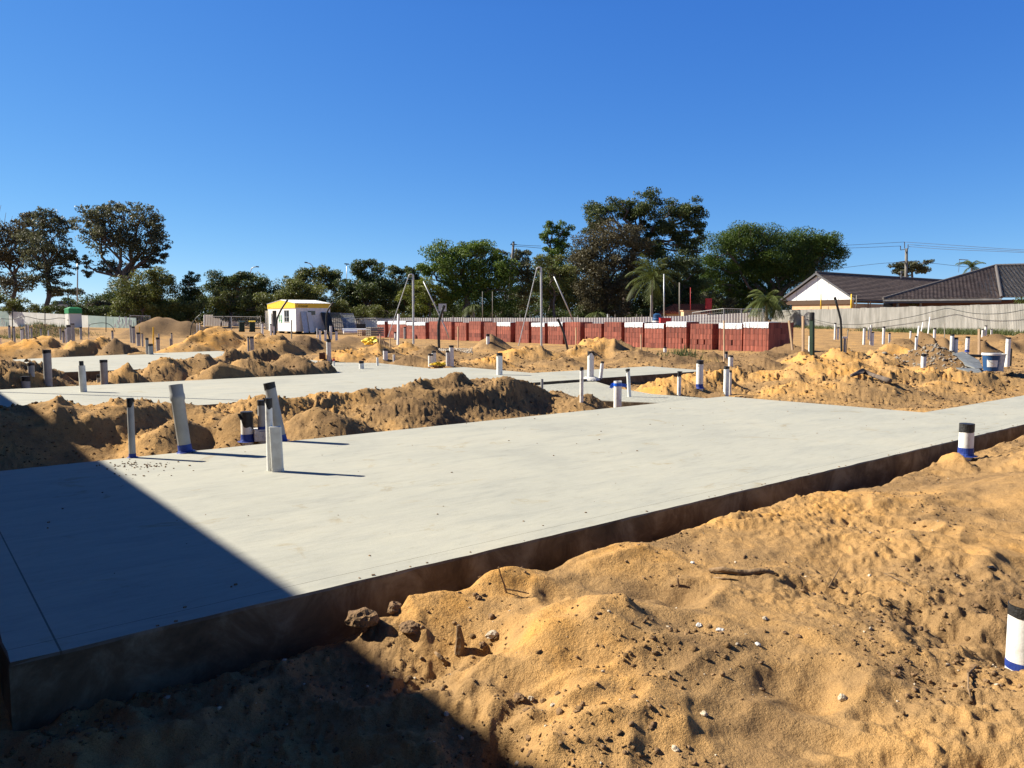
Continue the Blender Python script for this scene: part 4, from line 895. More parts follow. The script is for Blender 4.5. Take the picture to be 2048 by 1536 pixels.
# pallets and white drums near the left end of the brick row
def pallet(px, yb, D, nlay, m, label, w_=1.1, rz=.5, lay='deck'):
    p = at(px, yb, D); o = empty('timber_pallet', p, rz); mb = MB()
    for L in range(nlay):
        for k in range(3): mb.box((0, -.45+.45*k, .06+L*.16), (w_, .09, .09))
    mb.build('bearer', M[m], o); mb = MB()
    for L in range(nlay):
        for k in range(6): mb.box((-w_/2+.08+k*(w_-.16)/5, 0, .125+L*.16), (.12, 1.0, .025))
    mb.build(lay, M[m], o); tag(o, label, 'pallet', 'pallets at the left end of the brick row'); return o
pallet(733, 672, 58, 3, 'timber', 'pale timber pallets stacked left of the brick row')
pallet(750, 672, 55, 4, 'greytimber', 'dark timber pallets touching the left end of the brick row', 1.0)
mb = MB(); q = at(712, 667, 62); mb.tube([q+Vector((-1.1,0,.2)), q+Vector((1.1,.4,.2))], .2, 12); o = mb.build('plastic_roll', M['wrap'], smooth=False); tag(o, 'white roll of plastic lying right of the hut', 'roll')
mb = MB(); q = at(700, 668, 60); mb.tube([q+Vector((-.5,0,.15)), q+Vector((.9,.5,.15))], .15, 12); o = mb.build('plastic_roll', M['white'], smooth=False); tag(o, 'smaller white roll lying before the leaning mesh panels', 'roll')
mb = MB(); q = at(715, 662, 66)
for k in range(6): mb.box(q + Vector((k*.12, 0, .65)), (.035, .05, 1.3), Matrix.Rotation(-.3, 3, 'Y'))
mb.box(q+Vector((.3, .03, .4)), (.8, .03, .4)); o = mb.build('dark_rack', M['conduit']); tag(o, 'dark barred rack leaning in front of the grey fence right of the hut', 'rack')
# blue tank and red box above the brick row
q = at(1314, 647, 86); mb = MB(); mb.lathe([(.5,-.6),(.5,.5),(.42,.6),(.45,1.0),(.2,1.12),(.001,1.13)], 16, q); o = mb.build('blue_tank', M['bluep']); tag(o, 'blue drum standing above the brick row left of the red box', 'drum')
MB().lathe([(.51,.15),(.51,.3)], 16, q).build('pale_band', M['white'], o)
q = at(1330, 646, 84); mb = MB(); mb.box(q+Vector((0,0,.25)), (1.15,.8,.5)); o = mb.build('red_box', M['redp']); MB().box(q+Vector((0,0,.53)), (1.2,.84,.06)).build('lid', M['redp'], o); tag(o, 'red box above the brick row right of the blue drum', 'box')
# bucket and bin, lower right
bp_ = at(1981, 738, 17.2); bp_.z = max(T(bp_.x, bp_.y), bp_.z - .02)
o = MB().lathe([(.14,0),(.18,.38),(.18,.39),(.165,.39),(.13,.02),(.001,.02)], 28).build('bucket', M['bluep'], smooth=False, loc=bp_ - Vector((.09,.15,.01))); tag(o, 'blue bucket with a white label and white rim at right', 'bucket')
bk = o; MB().lathe([(.178,.345),(.192,.35),(.192,.395),(.172,.40)], 28).build('rim', M['white'], bk)
mb = MB(); a0 = R(-150)
for k in range(9):
    an = a0 + k*R(80)/8
    for z in (.09, .24): rr = .143 + (.18-.14)*z/.38; mb.v.append(Vector((rr*math.cos(an), rr*math.sin(an), z)))
for k in range(8): mb.f.append((2*k, 2*k+2, 2*k+3, 2*k+1))
mb.build('paper_label', M['white'], bk); MB().tube([(.166,0,.35),(.13,-.13,.22),(0,-.19,.14),(-.13,-.13,.22),(-.166,0,.35)], .004, 6).build('handle', M['steel'], bk)
o = MB().lathe([(.16,0),(.2,.36),(.21,.365),(.21,.38),(.18,.38),(.15,.03),(.001,.03)], 28).build('white_tub', M['pvc_dirty'], smooth=False, loc=bp_ + Vector((.13,.05,-.02))); tag(o, 'pale plastic tub standing right behind the blue bucket', 'tub')
# grey sheeting folded over the rubble and other junk
def sheet(pts, D, m, label, name, cat, th=.02):
    mb = MB(); P = [at(x, y, d) for (x, y, d) in pts]; mb.prism(P, (0, .0, -th)); o = mb.build(name, M[m]); tag(o, label, cat); return o
sheet([(1906,707,20.5),(1925,703,20.8),(1958,720,19.4),(1966,736,18.4),(1945,728,18.8),(1925,722,19.3)], 0, 'membrane', 'grey green sheeting sliding off the rubble heap left of the bucket', 'folded_sheet', 'sheet')
sheet([(1925,722,19.2),(1945,728,18.7),(1966,736,18.2),(1950,736,18.0),(1930,730,18.6)], 0, 'conduit_g', 'dark lower flap of sheeting under the grey green sheet', 'folded_sheet', 'sheet')
sheet([(1912,735,17.8),(1958,737,17.6),(1964,745,17.0),(1940,742,17.2)], 0, 'membrane', 'flat dark slab like sheet in front of the bucket', 'flat_sheet', 'sheet', .06)
mb = MB(); mb.tube([at(1932,711,21.5), at(1962,712,21.5)], .04, 10); o = mb.build('lying_pipe', M['conduit']); tag(o, 'short dark pipe lying beyond the bucket', 'pipe')
def log(pts, w_, m, label, name='fallen_log', cat='log', seg=9):
    P = [Vector(p) for p in pts]; rad = [w_*(1 + .22*math.sin(i*2.1+1)) for i in range(len(P))]; rad[0] *= .5; rad[-1] *= .8
    o = MB().tube(P, rad, seg).build(name, M[m], smooth=True); tag(o, label, cat); return o
def gp(px, py, up=.0): h = hit(px, py); return h + Vector((0, 0, up))
log([gp(1703,757,.05), gp(1725,758,.07), gp(1750,764,.08), gp(1778,773,.07)], .05, 'bark', 'charred dark log lying on the orange sand at right')
# foreground rocks and sticks
log([gp(1418,1148,.01), gp(1445,1149,.018), gp(1475,1151,.016), gp(1500,1149,.004), gp(1520,1147,.012), gp(1548,1150,.004)], .015, 'stick', 'bark covered stick half buried in the near sand', 'buried_stick', 'stick')
log([gp(1428,1157,.0), gp(1450,1160,.006), gp(1476,1163,.0)], .006, 'stick', 'thin stick just below the half buried bark stick', 'thin_stick', 'stick', 6)
def twig(pts, D, r_, label, m='stick', name='twig'):
    P = [at(x, y, D) for x, y in pts]; o = MB().tube(P, [r_, r_*.9] + [r_*.7]*(len(P)-2), 6).build(name, M[m]); tag(o, label, 'twig'); return o
def dat(px, py): return hit(px, py).y
d0 = dat(1014, 1188); twig([(1014,1190),(1008,1168),(1001,1150),(997,1134)], d0, .005, 'grey twig standing upright near the slab side'); twig([(1012,1178),(1030,1181),(1058,1187)], d0-.02, .004, 'dark twig crossing the foot of the upright grey twig')
d0 = dat(1655, 1176); twig([(1655,1178),(1668,1156),(1680,1134)], d0, .004, 'thin dark twig standing at an angle in the near sand')
log([gp(1768,1151,.008), gp(1790,1160,.010), gp(1815,1172,.008), gp(1840,1186,.004)], .0035, 'stick', 'long curved thin root on the near sand at right', 'thin_root', 'root', 6)
log([gp(1770,1150,.008), gp(1785,1150,.010), gp(1803,1155,.004)], .0025, 'stick', 'short fork beside the long curved thin root', 'thin_root', 'root', 6)
log([gp(1952,1340,.01), gp(1936,1356,.012), gp(1936,1385,.01), gp(1944,1410,.005)], .004, 'stick', 'curved root below the big right hand pipe', 'thin_root', 'root', 6)
log([gp(662,1288,.01), gp(868,1315,.0)][:0] or [gp(870,1313,.015), gp(880,1322,.018), gp(893,1338,.01)], .009, 'stick', 'split grey wood at the shadow edge in the near hollow', 'split_wood', 'wood')
mb = MB(); d0 = dat(918, 1305); a = at(918, 1308, d0); b = at(917, 1250, d0); mb.tube([a, a.lerp(b,.5)+Vector((.006,0,0)), b], [.022,.019,.008], 6); o = mb.build('wood_chunk', M['stick']); tag(o, 'splintered chunk of wood standing upright in the near hollow', 'wood')
mb = MB(); d0 = dat(1357,1176); a = at(1357,1180,d0); b = at(1355,1156,d0); mb.tube([a,b],[.012,.004],5); o = mb.build('bark_chip', M['stick']); tag(o, 'small bark chip standing on the near sand', 'bark chip')
RK = [(728,1238,.066,.05,.05,'darkrock','big rough earth clod at the foot of the slab side in the shadow edge'),(790,1215,.042,.036,.03,'darkrock','smaller rough clod right of the big clod'),
 (820,1262,.05,.04,.03,'darkrock','crumbled dark clod above the near hollow'),(957,1198,.022,.018,.016,'darkrock','dark stone on the near sand left of the upright twig'),(984,1240,.022,.02,.022,'darkrock','dark pointed stone above the sunlit ridge'),
 (985,1275,.04,.025,.022,'rock','yellow sandstone lump behind the sunlit ridge'),(966,1297,.045,.02,.016,'darkrock','flat dark stone under the yellow sandstone lump'),(1686,1400,.022,.018,.02,'rock','bright white stone with a long shadow in the near sand'),
 (1062,1400,.014,.013,.012,'rock','pale pebble at the shadow edge'),(1038,1402,.03,.022,.018,'darkrock','dark stone at the edge of the house shadow'),(1105,1413,.011,.01,.009,'rock','small round pebble right of the shadow edge'),
 (893,1430,.013,.012,.01,'rock','grey pebble inside the dark shadow'),(1440,1262,.022,.016,.01,'plaster','flat white mortar crumb in the middle of the near sand'),(1398,1254,.02,.014,.01,'plaster','row of crumbled white mortar above the sand dip'),
 (1515,1290,.016,.012,.009,'plaster','pale mortar chip near the dark shallow dip'),(1474,1292,.009,.007,.006,'rock','small white chip left of the mortar chip'),(1385,1128,.016,.012,.012,'plaster','rounded pale lump near the buried stick'),
 (1982,1142,.028,.014,.010,'tape','black scrap lying on the sand above the right hand pipe'),(1816,1393,.013,.011,.010,'darkrock','dark pebble right of the bright white stone'),(1408,1430,.016,.013,.012,'rock','pale pebble on the lower near sand'),
 (1530,1238,.018,.012,.010,'rock','pale stone in a small hollow of the near sand'),(1350,1500,.018,.012,.012,'rock','pale stone at the bottom of the picture'),(1840,1262,.02,.014,.012,'darkrock','dark stone between two furrows at right')]
for i, (px, py, a, b, c, m_, lb) in enumerate(RK):
    h = hit(px, py) if px > 800 else at(px, py + 6, 3.2 if px < 750 else 3.3); kk = 1 if px < 830 else .75; lump('stone', h + Vector((0, 0, c*.2)), (a*kk, b*kk, c*kk), m_, lb, 'stone', 50+i, i*1.3, 'stones on the near sand', sub=3, rough=.35)
# scattered crumbs: one mass of small clods over the sand
def scatter(name, n, fn, m, label, smin, smax, seed):
    r = np.random.default_rng(seed); base = []; bmf = []
    bm = bmesh.new(); bmesh.ops.create_icosphere(bm, subdivisions=1, radius=1); V0 = np.array([v.co[:] for v in bm.verts]); F0 = np.array([[v.index for v in f.verts] for f in bm.faces]); bm.free()
    X, Y = fn(r, n); Z, _, mm = terrain(X, Y); keep = np.array([in_slab(a, b) < -1 for a, b in zip(X, Y)])
    X, Y, Z = X[keep], Y[keep], Z[keep]; k = len(X)
    s = smin * (smax/smin) ** (r.random(k)**2.2) * np.clip(np.hypot(X, Y)/18, .45, 1.3)**(1 if smax > .03 else 0); S = s[:, None] * (0.6 + .8*r.random((k, 3))); S[:, 2] *= .75
    jit = 1 + .28*r.standard_normal((k, len(V0)))
    vv = V0[None]*jit[:, :, None]*S[:, None, :]; a = r.random(k)*6.28; ca, sa = np.cos(a)[:, None], np.sin(a)[:, None]
    x = vv[:, :, 0]*ca - vv[:, :, 1]*sa; y = vv[:, :, 0]*sa + vv[:, :, 1]*ca
    P = np.stack([x + X[:, None], y + Y[:, None], vv[:, :, 2] + (Z + s*.15)[:, None]], -1).reshape(-1, 3)
    Fc = (F0[None] + (np.arange(k)*len(V0))[:, None, None]).reshape(-1, 3)
    me = bpy.data.meshes.new(name); me.vertices.add(len(P)); me.vertices.foreach_set('co', P.ravel()); me.loops.add(Fc.size); me.loops.foreach_set('vertex_index', Fc.ravel().astype(np.int32))
    me.polygons.add(len(Fc)); me.polygons.foreach_set('loop_start', (np.arange(len(Fc))*3).astype(np.int32)); me.update(calc_edges=True); me.materials.append(M[m])
    o = bpy.data.objects.new(name, me); COL.objects.link(o); tag(o, label, name.replace('_', ' '), kind='stuff')
def near_pts(r, n):
    Y = 1.9 * (5.5 ** r.random(n*3)); X = (r.random(n*3)*1.55 - .72) * Y
    pt = vnoise(X*1.6, Y*1.6, 77) + .25*r.standard_normal(n*3); sel = pt > .12; return X[sel][:n], Y[sel][:n]
scatter('earth_clods', 6500, near_pts, 'darkrock', 'small dark earth crumbs strewn over the near sand', .0018, .013, 1)
scatter('sand_clods', 5000, near_pts, 'sand', 'small lumps of damp sand strewn over the near sand', .002, .013, 11)
scatter('pale_pebbles', 520, near_pts, 'rock', 'small pale pebbles strewn over the near sand', .0022, .010, 2)
def mid_pts(r, n):
    Y = 7.0 * (5.0 ** r.random(n)); X = (r.random(n)*1.5 - .74) * Y; return X, Y
scatter('rubble_crumbs', 6500, mid_pts, 'darkrock', 'dark lumps of earth over the farther sand heaps', .007, .038, 3)
scatter('sand_lumps', 22000, mid_pts, 'sand', 'lumps of dug sand over the farther heaps', .008, .042, 12)
def rub(r, n): return 11.6 + r.standard_normal(n)*.9, 20.8 + r.standard_normal(n)*1.2
scatter('grey_rubble', 1100, rub, 'greyrock', 'grey rubble lumps on the heap left of the bucket', .012, .045, 4)
def gravel(r, n): D = 33 + r.random(n)*5; return (( 795 + r.random(n)*150) - 1024)/F*D, D
scatter('grey_gravel', 1500, gravel, 'rock', 'pale grey gravel in front of the brick row', .02, .05, 5)
# crumbs spilt on the slab
def spill():
    r = random.Random(9); mb = MB()
    for k in range(90):
        px = 285 + r.gauss(0, 38); py = 931 + r.gauss(0, 5) + (r.random() < .1)*20; p = onz(px, py, 0); s = .004 + .008*r.random(); t_, s_ = ts(p.x, p.y)
        if s_ < 4.0: mb.box(p + Vector((0, 0, s*.3)), (s, s*r.uniform(.6, 1.2), s*.7), Matrix.Rotation(r.random()*3, 3, 'Z'))
    for k in range(120):
        t_ = r.uniform(.3, 13); s_ = r.uniform(.1, 3.9) if t_ < 9.7 else r.uniform(.1, 1.1); x, y = xy(t_, s_); s = .003 + .007*r.random()**2; mb.box((x, y, s*.3), (s*1.5, s, s*.6), Matrix.Rotation(r.random()*3, 3, 'Z'))
    for k in range(70):
        t_ = r.uniform(.1, 13); x, y = xy(t_, r.choice([.02, .02, 4.05])*r.uniform(.5, 1.5) if t_ < 9.5 else .03); s = .004+.008*r.random()**2; mb.box((x, y, s*.2), (s*1.6, s, s*.6), Matrix.Rotation(r.random()*3, 3, 'Z'))
    tag(mb.build('slab_crumbs', M['darkrock']), 'crumbs of earth spilt on the nearest slab', 'earth crumbs', kind='stuff')
spill()
# ---------------------------------------------------------------- trees
def leaves_mesh(name, centers, radii, n, size, m, parent, seed, clump=.28, droop=0.0, aniso=1.0):
    """small leaf sized faces gathered in clumps spread through the crown's volume"""
    r = np.random.default_rng(seed); P = []; RN = []
    for (c, R_) in zip(centers, radii):
        c = np.array(c); R_ = np.array(R_); vol = float(R_[0]*R_[2]); k = int(n*vol*10.5); nc = max(10, int(vol*4.5/(clump/.28)**1.5))
        u = r.standard_normal((nc, 3)); u /= np.linalg.norm(u, axis=1)[:, None]; rad = .12 + .93*r.random(nc)**.6
        cc = c + u*rad[:, None]*R_; cs = (clump*1.5*R_.mean())*(.45 + .85*r.random(nc)); cs = np.clip(cs, .38, 1.5); ct = r.random(nc)
        w_ = cs**2; idx = r.choice(nc, k, p=w_/w_.sum()); g = r.standard_normal((k, 3)); g /= np.linalg.norm(g, axis=1)[:, None]; g *= (r.random(k)**.45)[:, None]
        p = cc[idx] + g*cs[idx][:, None]*np.array([1.15, 1.15, .7*aniso]); p[:, 2] -= droop*r.random(k)*cs[idx]
        P.append(p); RN.append(np.clip(.25 + .5*ct[idx] + .22*r.standard_normal(k) + .12*g[:, 2], 0, 1))
    P = np.concatenate(P); RN = np.concatenate(RN); k = len(P)
    a = r.standard_normal((k, 3)); a /= np.linalg.norm(a, axis=1)[:, None]; b = np.cross(a, r.standard_normal((k, 3))); b /= np.linalg.norm(b, axis=1)[:, None]
    s = size*(.6 + .8*r.random(k))[:, None]; a = a*s*.44; b = b*s*.26
    Vt = np.stack([P - a, P - b*.9, P + a, P + b*.9], 1).reshape(-1, 3); me = bpy.data.meshes.new(name)
    me.vertices.add(len(Vt)); me.vertices.foreach_set('co', Vt.ravel()); me.loops.add(len(Vt)); me.loops.foreach_set('vertex_index', np.arange(len(Vt), dtype=np.int32))
    me.polygons.add(k); me.polygons.foreach_set('loop_start', (np.arange(k)*4).astype(np.int32)); me.update(calc_edges=True)
    at_ = me.attributes.new('rnd', 'FLOAT', 'POINT'); at_.data.foreach_set('value', np.repeat(RN, 4).astype(np.float32)); me.materials.append(LM[m])
    o = bpy.data.objects.new(name, me); COL.objects.link(o); o.parent = parent; return o
def limb(mb, a, b, r0, r1, rnd, n=5, wob=.06):
    a = Vector(a); b = Vector(b); L_ = (b-a).length; pts = [a]
    for k in range(1, n): pts.append(a.lerp(b, k/n) + Vector((rnd.gauss(0, 1), rnd.gauss(0, 1), rnd.gauss(0, .6)))*L_*wob)
    pts.append(b); mb.tube(pts, [r0 + (r1-r0)*k/n for k in range(n+1)], 7, False); return pts
def tree(D, base, blobs, label, m='dark', n=95, size=.30, tr=.22, bark='bark', group='trees behind the site', seed=None, clump=.28, droop=0, stems=1, name='tree', fork=.45, cat='tree', twigs=2):
    seed = seed if seed is not None else int(base[0]*3 + D); rnd = random.Random(seed); k = D/F
    p = at(base[0], base[1], D); p.z = min(p.z, T(p.x, p.y)) if True else p.z
    root = empty(name, p); C = []; R_ = []
    for (bx, by, rx, ry) in blobs:
        q = at(bx, by, D); dy = rnd.uniform(-.5, .5)*rx*k; q = q + Vector((q.x/D*dy, dy, 0)); C.append((q.x-p.x, q.y-p.y, q.z-p.z)); R_.append((rx*k*1.05, rx*k*.9, ry*k*1.08))
    mb = MB(); cz = sum(c[2] for c in C)/len(C); cx = sum(c[0] for c in C)/len(C); cy = sum(c[1] for c in C)/len(C)
    for sidx in range(stems):
        ox = rnd.gauss(0, .25) if stems > 1 else 0
        lo = min(c[2]-q[2] for c, q in zip(C, R_)); hz = max(.4, lo + fork*(cz-lo))
        f = Vector((cx*.35 + ox*2.2, cy*.3, hz)); pts = limb(mb, (ox, 0, -.5), f, tr, tr*.68, rnd, 5, .03)
        for i, (c, q) in enumerate(zip(C, R_)):
            if stems > 1 and i % stems != sidx: continue
            e = Vector(c) + Vector((0, 0, q[2]*.25)); pp = limb(mb, f, e, tr*.5, tr*.13, rnd, 5, .07)
            for t_ in range(twigs+2):
                s_ = pp[rnd.randint(2, 4)]; u = Vector((rnd.gauss(0, 1), rnd.gauss(0, 1), rnd.gauss(.25, .8))).normalized(); limb(mb, s_, Vector(c) + Vector((u.x*q[0], u.y*q[1], u.z*q[2]))*.85, tr*.2, tr*.04, rnd, 4, .09)
    mb.build('trunk', M[bark], root, smooth=True)
    leaves_mesh('crown', C, R_, n, size, m, root, seed, clump, droop); tag(root, label, cat, group); return root
TB = 'tall eucalypts at far left'
tree(112, (36,650), [(30,470,38,24),(5,520,40,22),(55,445,34,18),(45,505,36,28),(-30,480,40,40),(20,570,40,26)], 'sparse brownish eucalypt at the left edge with a slim leaning trunk', 'brown', 42, .34, .33, group=TB, clump=.24)
tree(108, (90,655), [(88,445,34,22),(125,448,30,22),(70,480,34,28),(110,495,38,30),(140,520,22,30),(75,540,30,30),(105,560,26,28)], 'sparse eucalypt with a straight dark trunk, second from the left edge', 'gum', 42, .33, .38, group=TB, clump=.22)
tree(105, (250,620), [(195,430,40,24),(240,415,32,16),(285,440,40,28),(310,470,30,30),(215,475,44,34),(270,485,44,34),(180,455,30,26),(322,505,16,22),(175,540,10,26),(225,530,26,22),(300,520,24,16)], 'large spreading eucalypt at the left with open forked limbs', 'gum', 40, .33, .5, group=TB, clump=.2, fork=.1, twigs=4)
mb = MB(); rnd = random.Random(2); q0 = at(12,500,113)
for (x, y) in [(2,410),(12,425),(25,432),(-5,440)]: limb(mb, q0, at(x,y,113), .09, .02, rnd, 5, .06)
o = mb.build('dead_tree', M['palebark']); tag(o, 'bare dead branches rising at the left edge', 'dead tree')
TR = 'trees behind the fence'
S_ = [
 (98,(278,650),[(262,585,34,30),(300,575,34,30),(285,610,50,30),(330,600,34,34),(245,620,30,24),(355,620,32,24),(315,555,24,20)],'broad olive bush behind the brown dirt heap','olive',85,.26,.2),
 (104,(378,650),[(376,575,20,26),(372,610,28,30),(384,558,12,12)],'narrow dark tree between the brown dirt heap and the broad round tree','dark',95,.26,.2),
 (112,(470,650),[(450,572,34,24),(485,566,34,20),(515,580,28,20),(430,600,30,30),(540,590,24,22),(470,555,22,10)],'broad round dark tree topping the bushes left of the hut','dark',90,.28,.28),
 (99,(455,652),[(448,600,30,24),(475,612,34,28),(505,618,34,28),(440,628,24,18),(540,612,30,28)],'yellowish olive bush in front of the broad round dark tree','olive',90,.25,.2),
 (100,(575,652),[(565,600,30,22),(600,595,34,24),(635,600,34,26),(660,612,26,26),(590,572,20,14)],'long olive hedge like bush rising behind the hut roof','olive',90,.25,.2),
 (110,(630,652),[(602,548,20,20),(645,548,24,20),(625,575,34,22),(672,575,22,24),(580,570,18,18),(655,560,26,20)],'tree with two sparse tops behind the hut','olive',70,.28,.25),
 (108,(735,652),[(730,545,30,22),(745,530,20,12),(705,575,26,28),(755,575,34,34),(725,605,40,34),(780,600,26,34),(700,615,24,28)],'dense dark rounded tree right of the hut','dark',95,.28,.3),
 (116,(806,652),[(795,543,18,14),(820,540,16,12),(790,570,26,24),(835,565,24,24),(810,600,30,30)],'dark tree partly hidden left of the large fig','dark',85,.28,.25),
 (104,(930,655),[(900,508,44,28),(945,495,40,20),(965,510,30,22),(870,535,40,20),(985,545,44,32),(930,545,50,30),(845,540,16,14),(1000,585,36,36),(950,590,44,34),(900,580,30,22),(1010,540,22,22)],'large spreading fig tree with a leaning trunk in the middle','fresh',78,.28,.55),
 (103,(862,655),[(845,578,32,16),(880,580,28,18),(815,592,24,14),(850,605,36,18),(890,612,26,20)],'low lime tinged tree at the left foot of the large fig','lime',85,.24,.2),
 (118,(1000,655),[(1000,510,16,16),(1045,508,18,16),(1030,530,22,20),(1050,545,22,26),(1015,560,24,30),(1040,590,30,34)],'sparse gum behind the leaning power pole','gum',60,.3,.25),
 (109,(1100,655),[(1100,452,14,16),(1130,462,16,18),(1095,475,14,16),(1118,485,20,20),(1105,510,24,20)],'slender eucalypt with two small high crowns','fresh',75,.28,.28),
 (102,(1110,655),[(1095,530,26,22),(1120,545,30,26),(1085,575,28,24),(1130,590,26,26),(1110,560,30,26)],'yellow green tree below the slender eucalypt','olive',70,.26,.22),
 (112,(1250,655),[(1200,425,32,26),(1245,412,34,20),(1290,418,34,28),(1270,440,30,24),(1350,430,30,28),(1385,425,26,28),(1320,455,28,24),(1395,470,20,30),(1180,450,18,20),(1360,480,28,22),(1300,500,40,26),(1385,500,18,18)],'tallest eucalypt with dark lobed crown right of centre','dark',70,.31,.6),
 (106,(1210,655),[(1190,480,40,34),(1235,475,40,34),(1270,500,32,36),(1170,520,36,36),(1215,530,44,38),(1255,560,36,40),(1180,580,36,40),(1225,600,40,34)],'brown leaved dense tree below the tallest eucalypt','brown',60,.29,.45),
 (108,(1340,655),[(1310,550,30,34),(1350,540,36,40),(1385,560,26,36),(1330,600,40,34),(1375,600,28,30)],'dark shady tree right of the brown leaved tree','dark',70,.28,.3),
 (112,(1420,655),[(1405,600,26,26),(1440,615,24,20),(1390,630,20,18)],'sparse shrub behind the mesh fence panels','gum',60,.28,.2),
 (118,(1555,650),[(1450,500,44,34),(1500,480,46,28),(1530,475,40,26),(1425,540,34,34),(1480,535,46,36),(1540,520,44,34),(1440,590,40,28),(1500,585,36,28),(1600,490,40,30),(1640,490,36,28),(1655,515,28,24),(1610,525,40,28),(1570,550,40,30),(1640,540,28,16),(1460,620,30,18),(1500,540,54,46),(1565,520,56,46),(1570,595,46,34),(1410,565,30,34),(1520,620,50,24),(1660,500,26,34),(1480,470,40,18)],'broad domed bright green tree beside the gabled house','rich',80,.25,.6),
 (150,(1822,560),[(1795,535,18,10),(1825,528,22,9),(1812,542,28,9),(1845,540,16,8),(1858,524,8,6)],'umbrella shaped tree behind the gabled house roof','gum',70,.34,.3),
 (170,(140,615),[(125,583,20,8),(155,585,16,7),(110,588,16,7)],'far off flat crowned tree between the left eucalypts','gum',60,.4,.2),
 (100,(30,640),[(12,610,26,20),(45,612,26,18),(75,620,22,16)],'low leafy bush at the foot of the left edge eucalypt','olive',70,.25,.15),
 (100,(150,640),[(125,612,24,14),(160,618,26,16),(190,624,22,14)],'dark low bush behind the green topped toilet','dark',85,.25,.15),
 (104,(215,650),[(200,618,24,16),(235,628,24,16)],'grey brown twiggy bush right of the toilet','brown',70,.25,.15),
 (108,(960,655),[(890,630,30,16),(930,632,34,16),(985,630,34,18),(1040,632,34,18),(1090,630,30,18)],'dark undergrowth below the large fig','dark',70,.26,.2),
 (107,(1200,655),[(1150,628,34,18),(1210,632,36,18),(1270,632,36,18),(1330,630,34,20)],'dark undergrowth behind the right half of the brick row','dark',70,.26,.2),
 (102,(700,655),[(690,625,26,18),(730,628,30,16),(770,630,30,16),(820,630,26,16)],'low dark bushes right of the hut behind the grey fence','olive',80,.25,.2),
]
for (D, b, bl, lab, m_, n_, sz, tr_) in S_: tree(D, b, bl, lab, m_, n_, sz, tr_, group=TR, clump=.42 if 'domed' in lab else .3, name='bush' if ('bush' in lab or 'shrub' in lab or 'undergrowth' in lab) else 'tree', cat='bush' if ('bush' in lab or 'shrub' in lab or 'undergrowth' in lab) else 'tree')
tree(69, (1833,600), [(1825,607,11,8),(1842,608,8,6)], 'small shrub under the eave of the hip roofed house', 'olive', 240, .14, .06, group=TR, name='shrub', cat='shrub')
tree(60, (2046,615), [(2044,603,6,12)], 'tuft of yellow green leaves above the fence at the right edge', 'palm', 300, .14, .05, group=TR, name='shrub', cat='shrub')
def palm(px, yb, yt, D, fl, nf, label, wide=1.0, trunk=True, up=.6):
    rnd = random.Random(int(px)); p = at(px, yb, D); p.z = T(p.x, p.y); top = at(px, yt, D); h = top.z - p.z; root = empty('palm', p); mb = MB()
    mb.tube([(0,0,-.3),(0.05,0,h*.5),(0,0,h)], [.2,.16,.14], 8); mb.build('trunk', M['palebark'], root); mb = MB(); RN = []
    for i in range(nf):
        a = 2*math.pi*i/nf + rnd.gauss(0, .15); el = rnd.uniform(-.1, 1.25)*up; L_ = fl*rnd.uniform(.8, 1.1); d = Vector((math.cos(a)*wide, math.sin(a), 0)); q = Vector((0,0,h)); v = (d*math.cos(el) + Vector((0,0,math.sin(el)))); n = 16; pts = [q.copy()]
        for k in range(n):
            v.z -= .115 + .02*rnd.random(); v.normalize(); q = q + v*L_/n; pts.append(q.copy())
            side = v.cross(Vector((0,0,1))).normalized(); ll = L_*.30*math.sin(math.pi*min(1, (k+2)/(n+1)))**.6
            for sg in (-1, 1):
                for f_ in (0, .5):
                    b0 = q + v*(L_/n)*f_; tip = b0 + (side*sg*.75 + v*.55 + Vector((0,0,-.35-.3*rnd.random())))*ll; w2 = v*.035; mb.poly([b0 - w2, b0 + w2, tip]); RN += [rnd.random()]*3
        nb = len(mb.v); mb.tube(pts, [.03]*len(pts), 4, False); RN += [.8]*(len(mb.v)-nb)
    o = mb.build('fronds', LM['palm'], root); at_ = o.data.attributes.new('rnd', 'FLOAT', 'POINT'); at_.data.foreach_set('value', np.array(RN, np.float32)); tag(root, label, 'palm', 'palms'); return root
palm(1302,650,560,96,4.2,26,'tall drooping palm in front of the dark trees at centre right', wide=.75, up=1.1)
palm(1195,650,626,97,2.4,14,'small palm showing above the grey fence left of the tall palm', up=.5)
palm(1532,640,604,80,2.9,34,'bushy low palm left of the gabled house', up=1.0)
palm(1941,590,536,115,2.6,14,'windblown palm top behind the hip roofed house', wide=.6, up=1.1)
palm(947,652,612,98,2.2,14,'small palm under the large fig tree', up=.5)
def scrub():
    rnd = random.Random(6); C = []; R_ = []; root = None
    for x in range(-900, 1500, 16):
        D = 124 + rnd.random()*8; top = 588 + 16*math.sin(x*.021) + 12*math.sin(x*.057+2) + rnd.gauss(0, 6)
        if x < 200: top += 22
        if 1060 < x < 1400: top -= 55
        ry = (652-top)/2; q = at(x, top+ry, D); C.append(tuple(q)); R_.append((17*D/F*1.3, 2.5, ry*D/F*1.15))
    o = leaves_mesh('distant_scrub', C, R_, 40, .34, 'dark', None, 8, .4); tag(o, 'dark mass of distant scrub filling the gaps behind the trees', 'scrub', kind='stuff')
scrub()
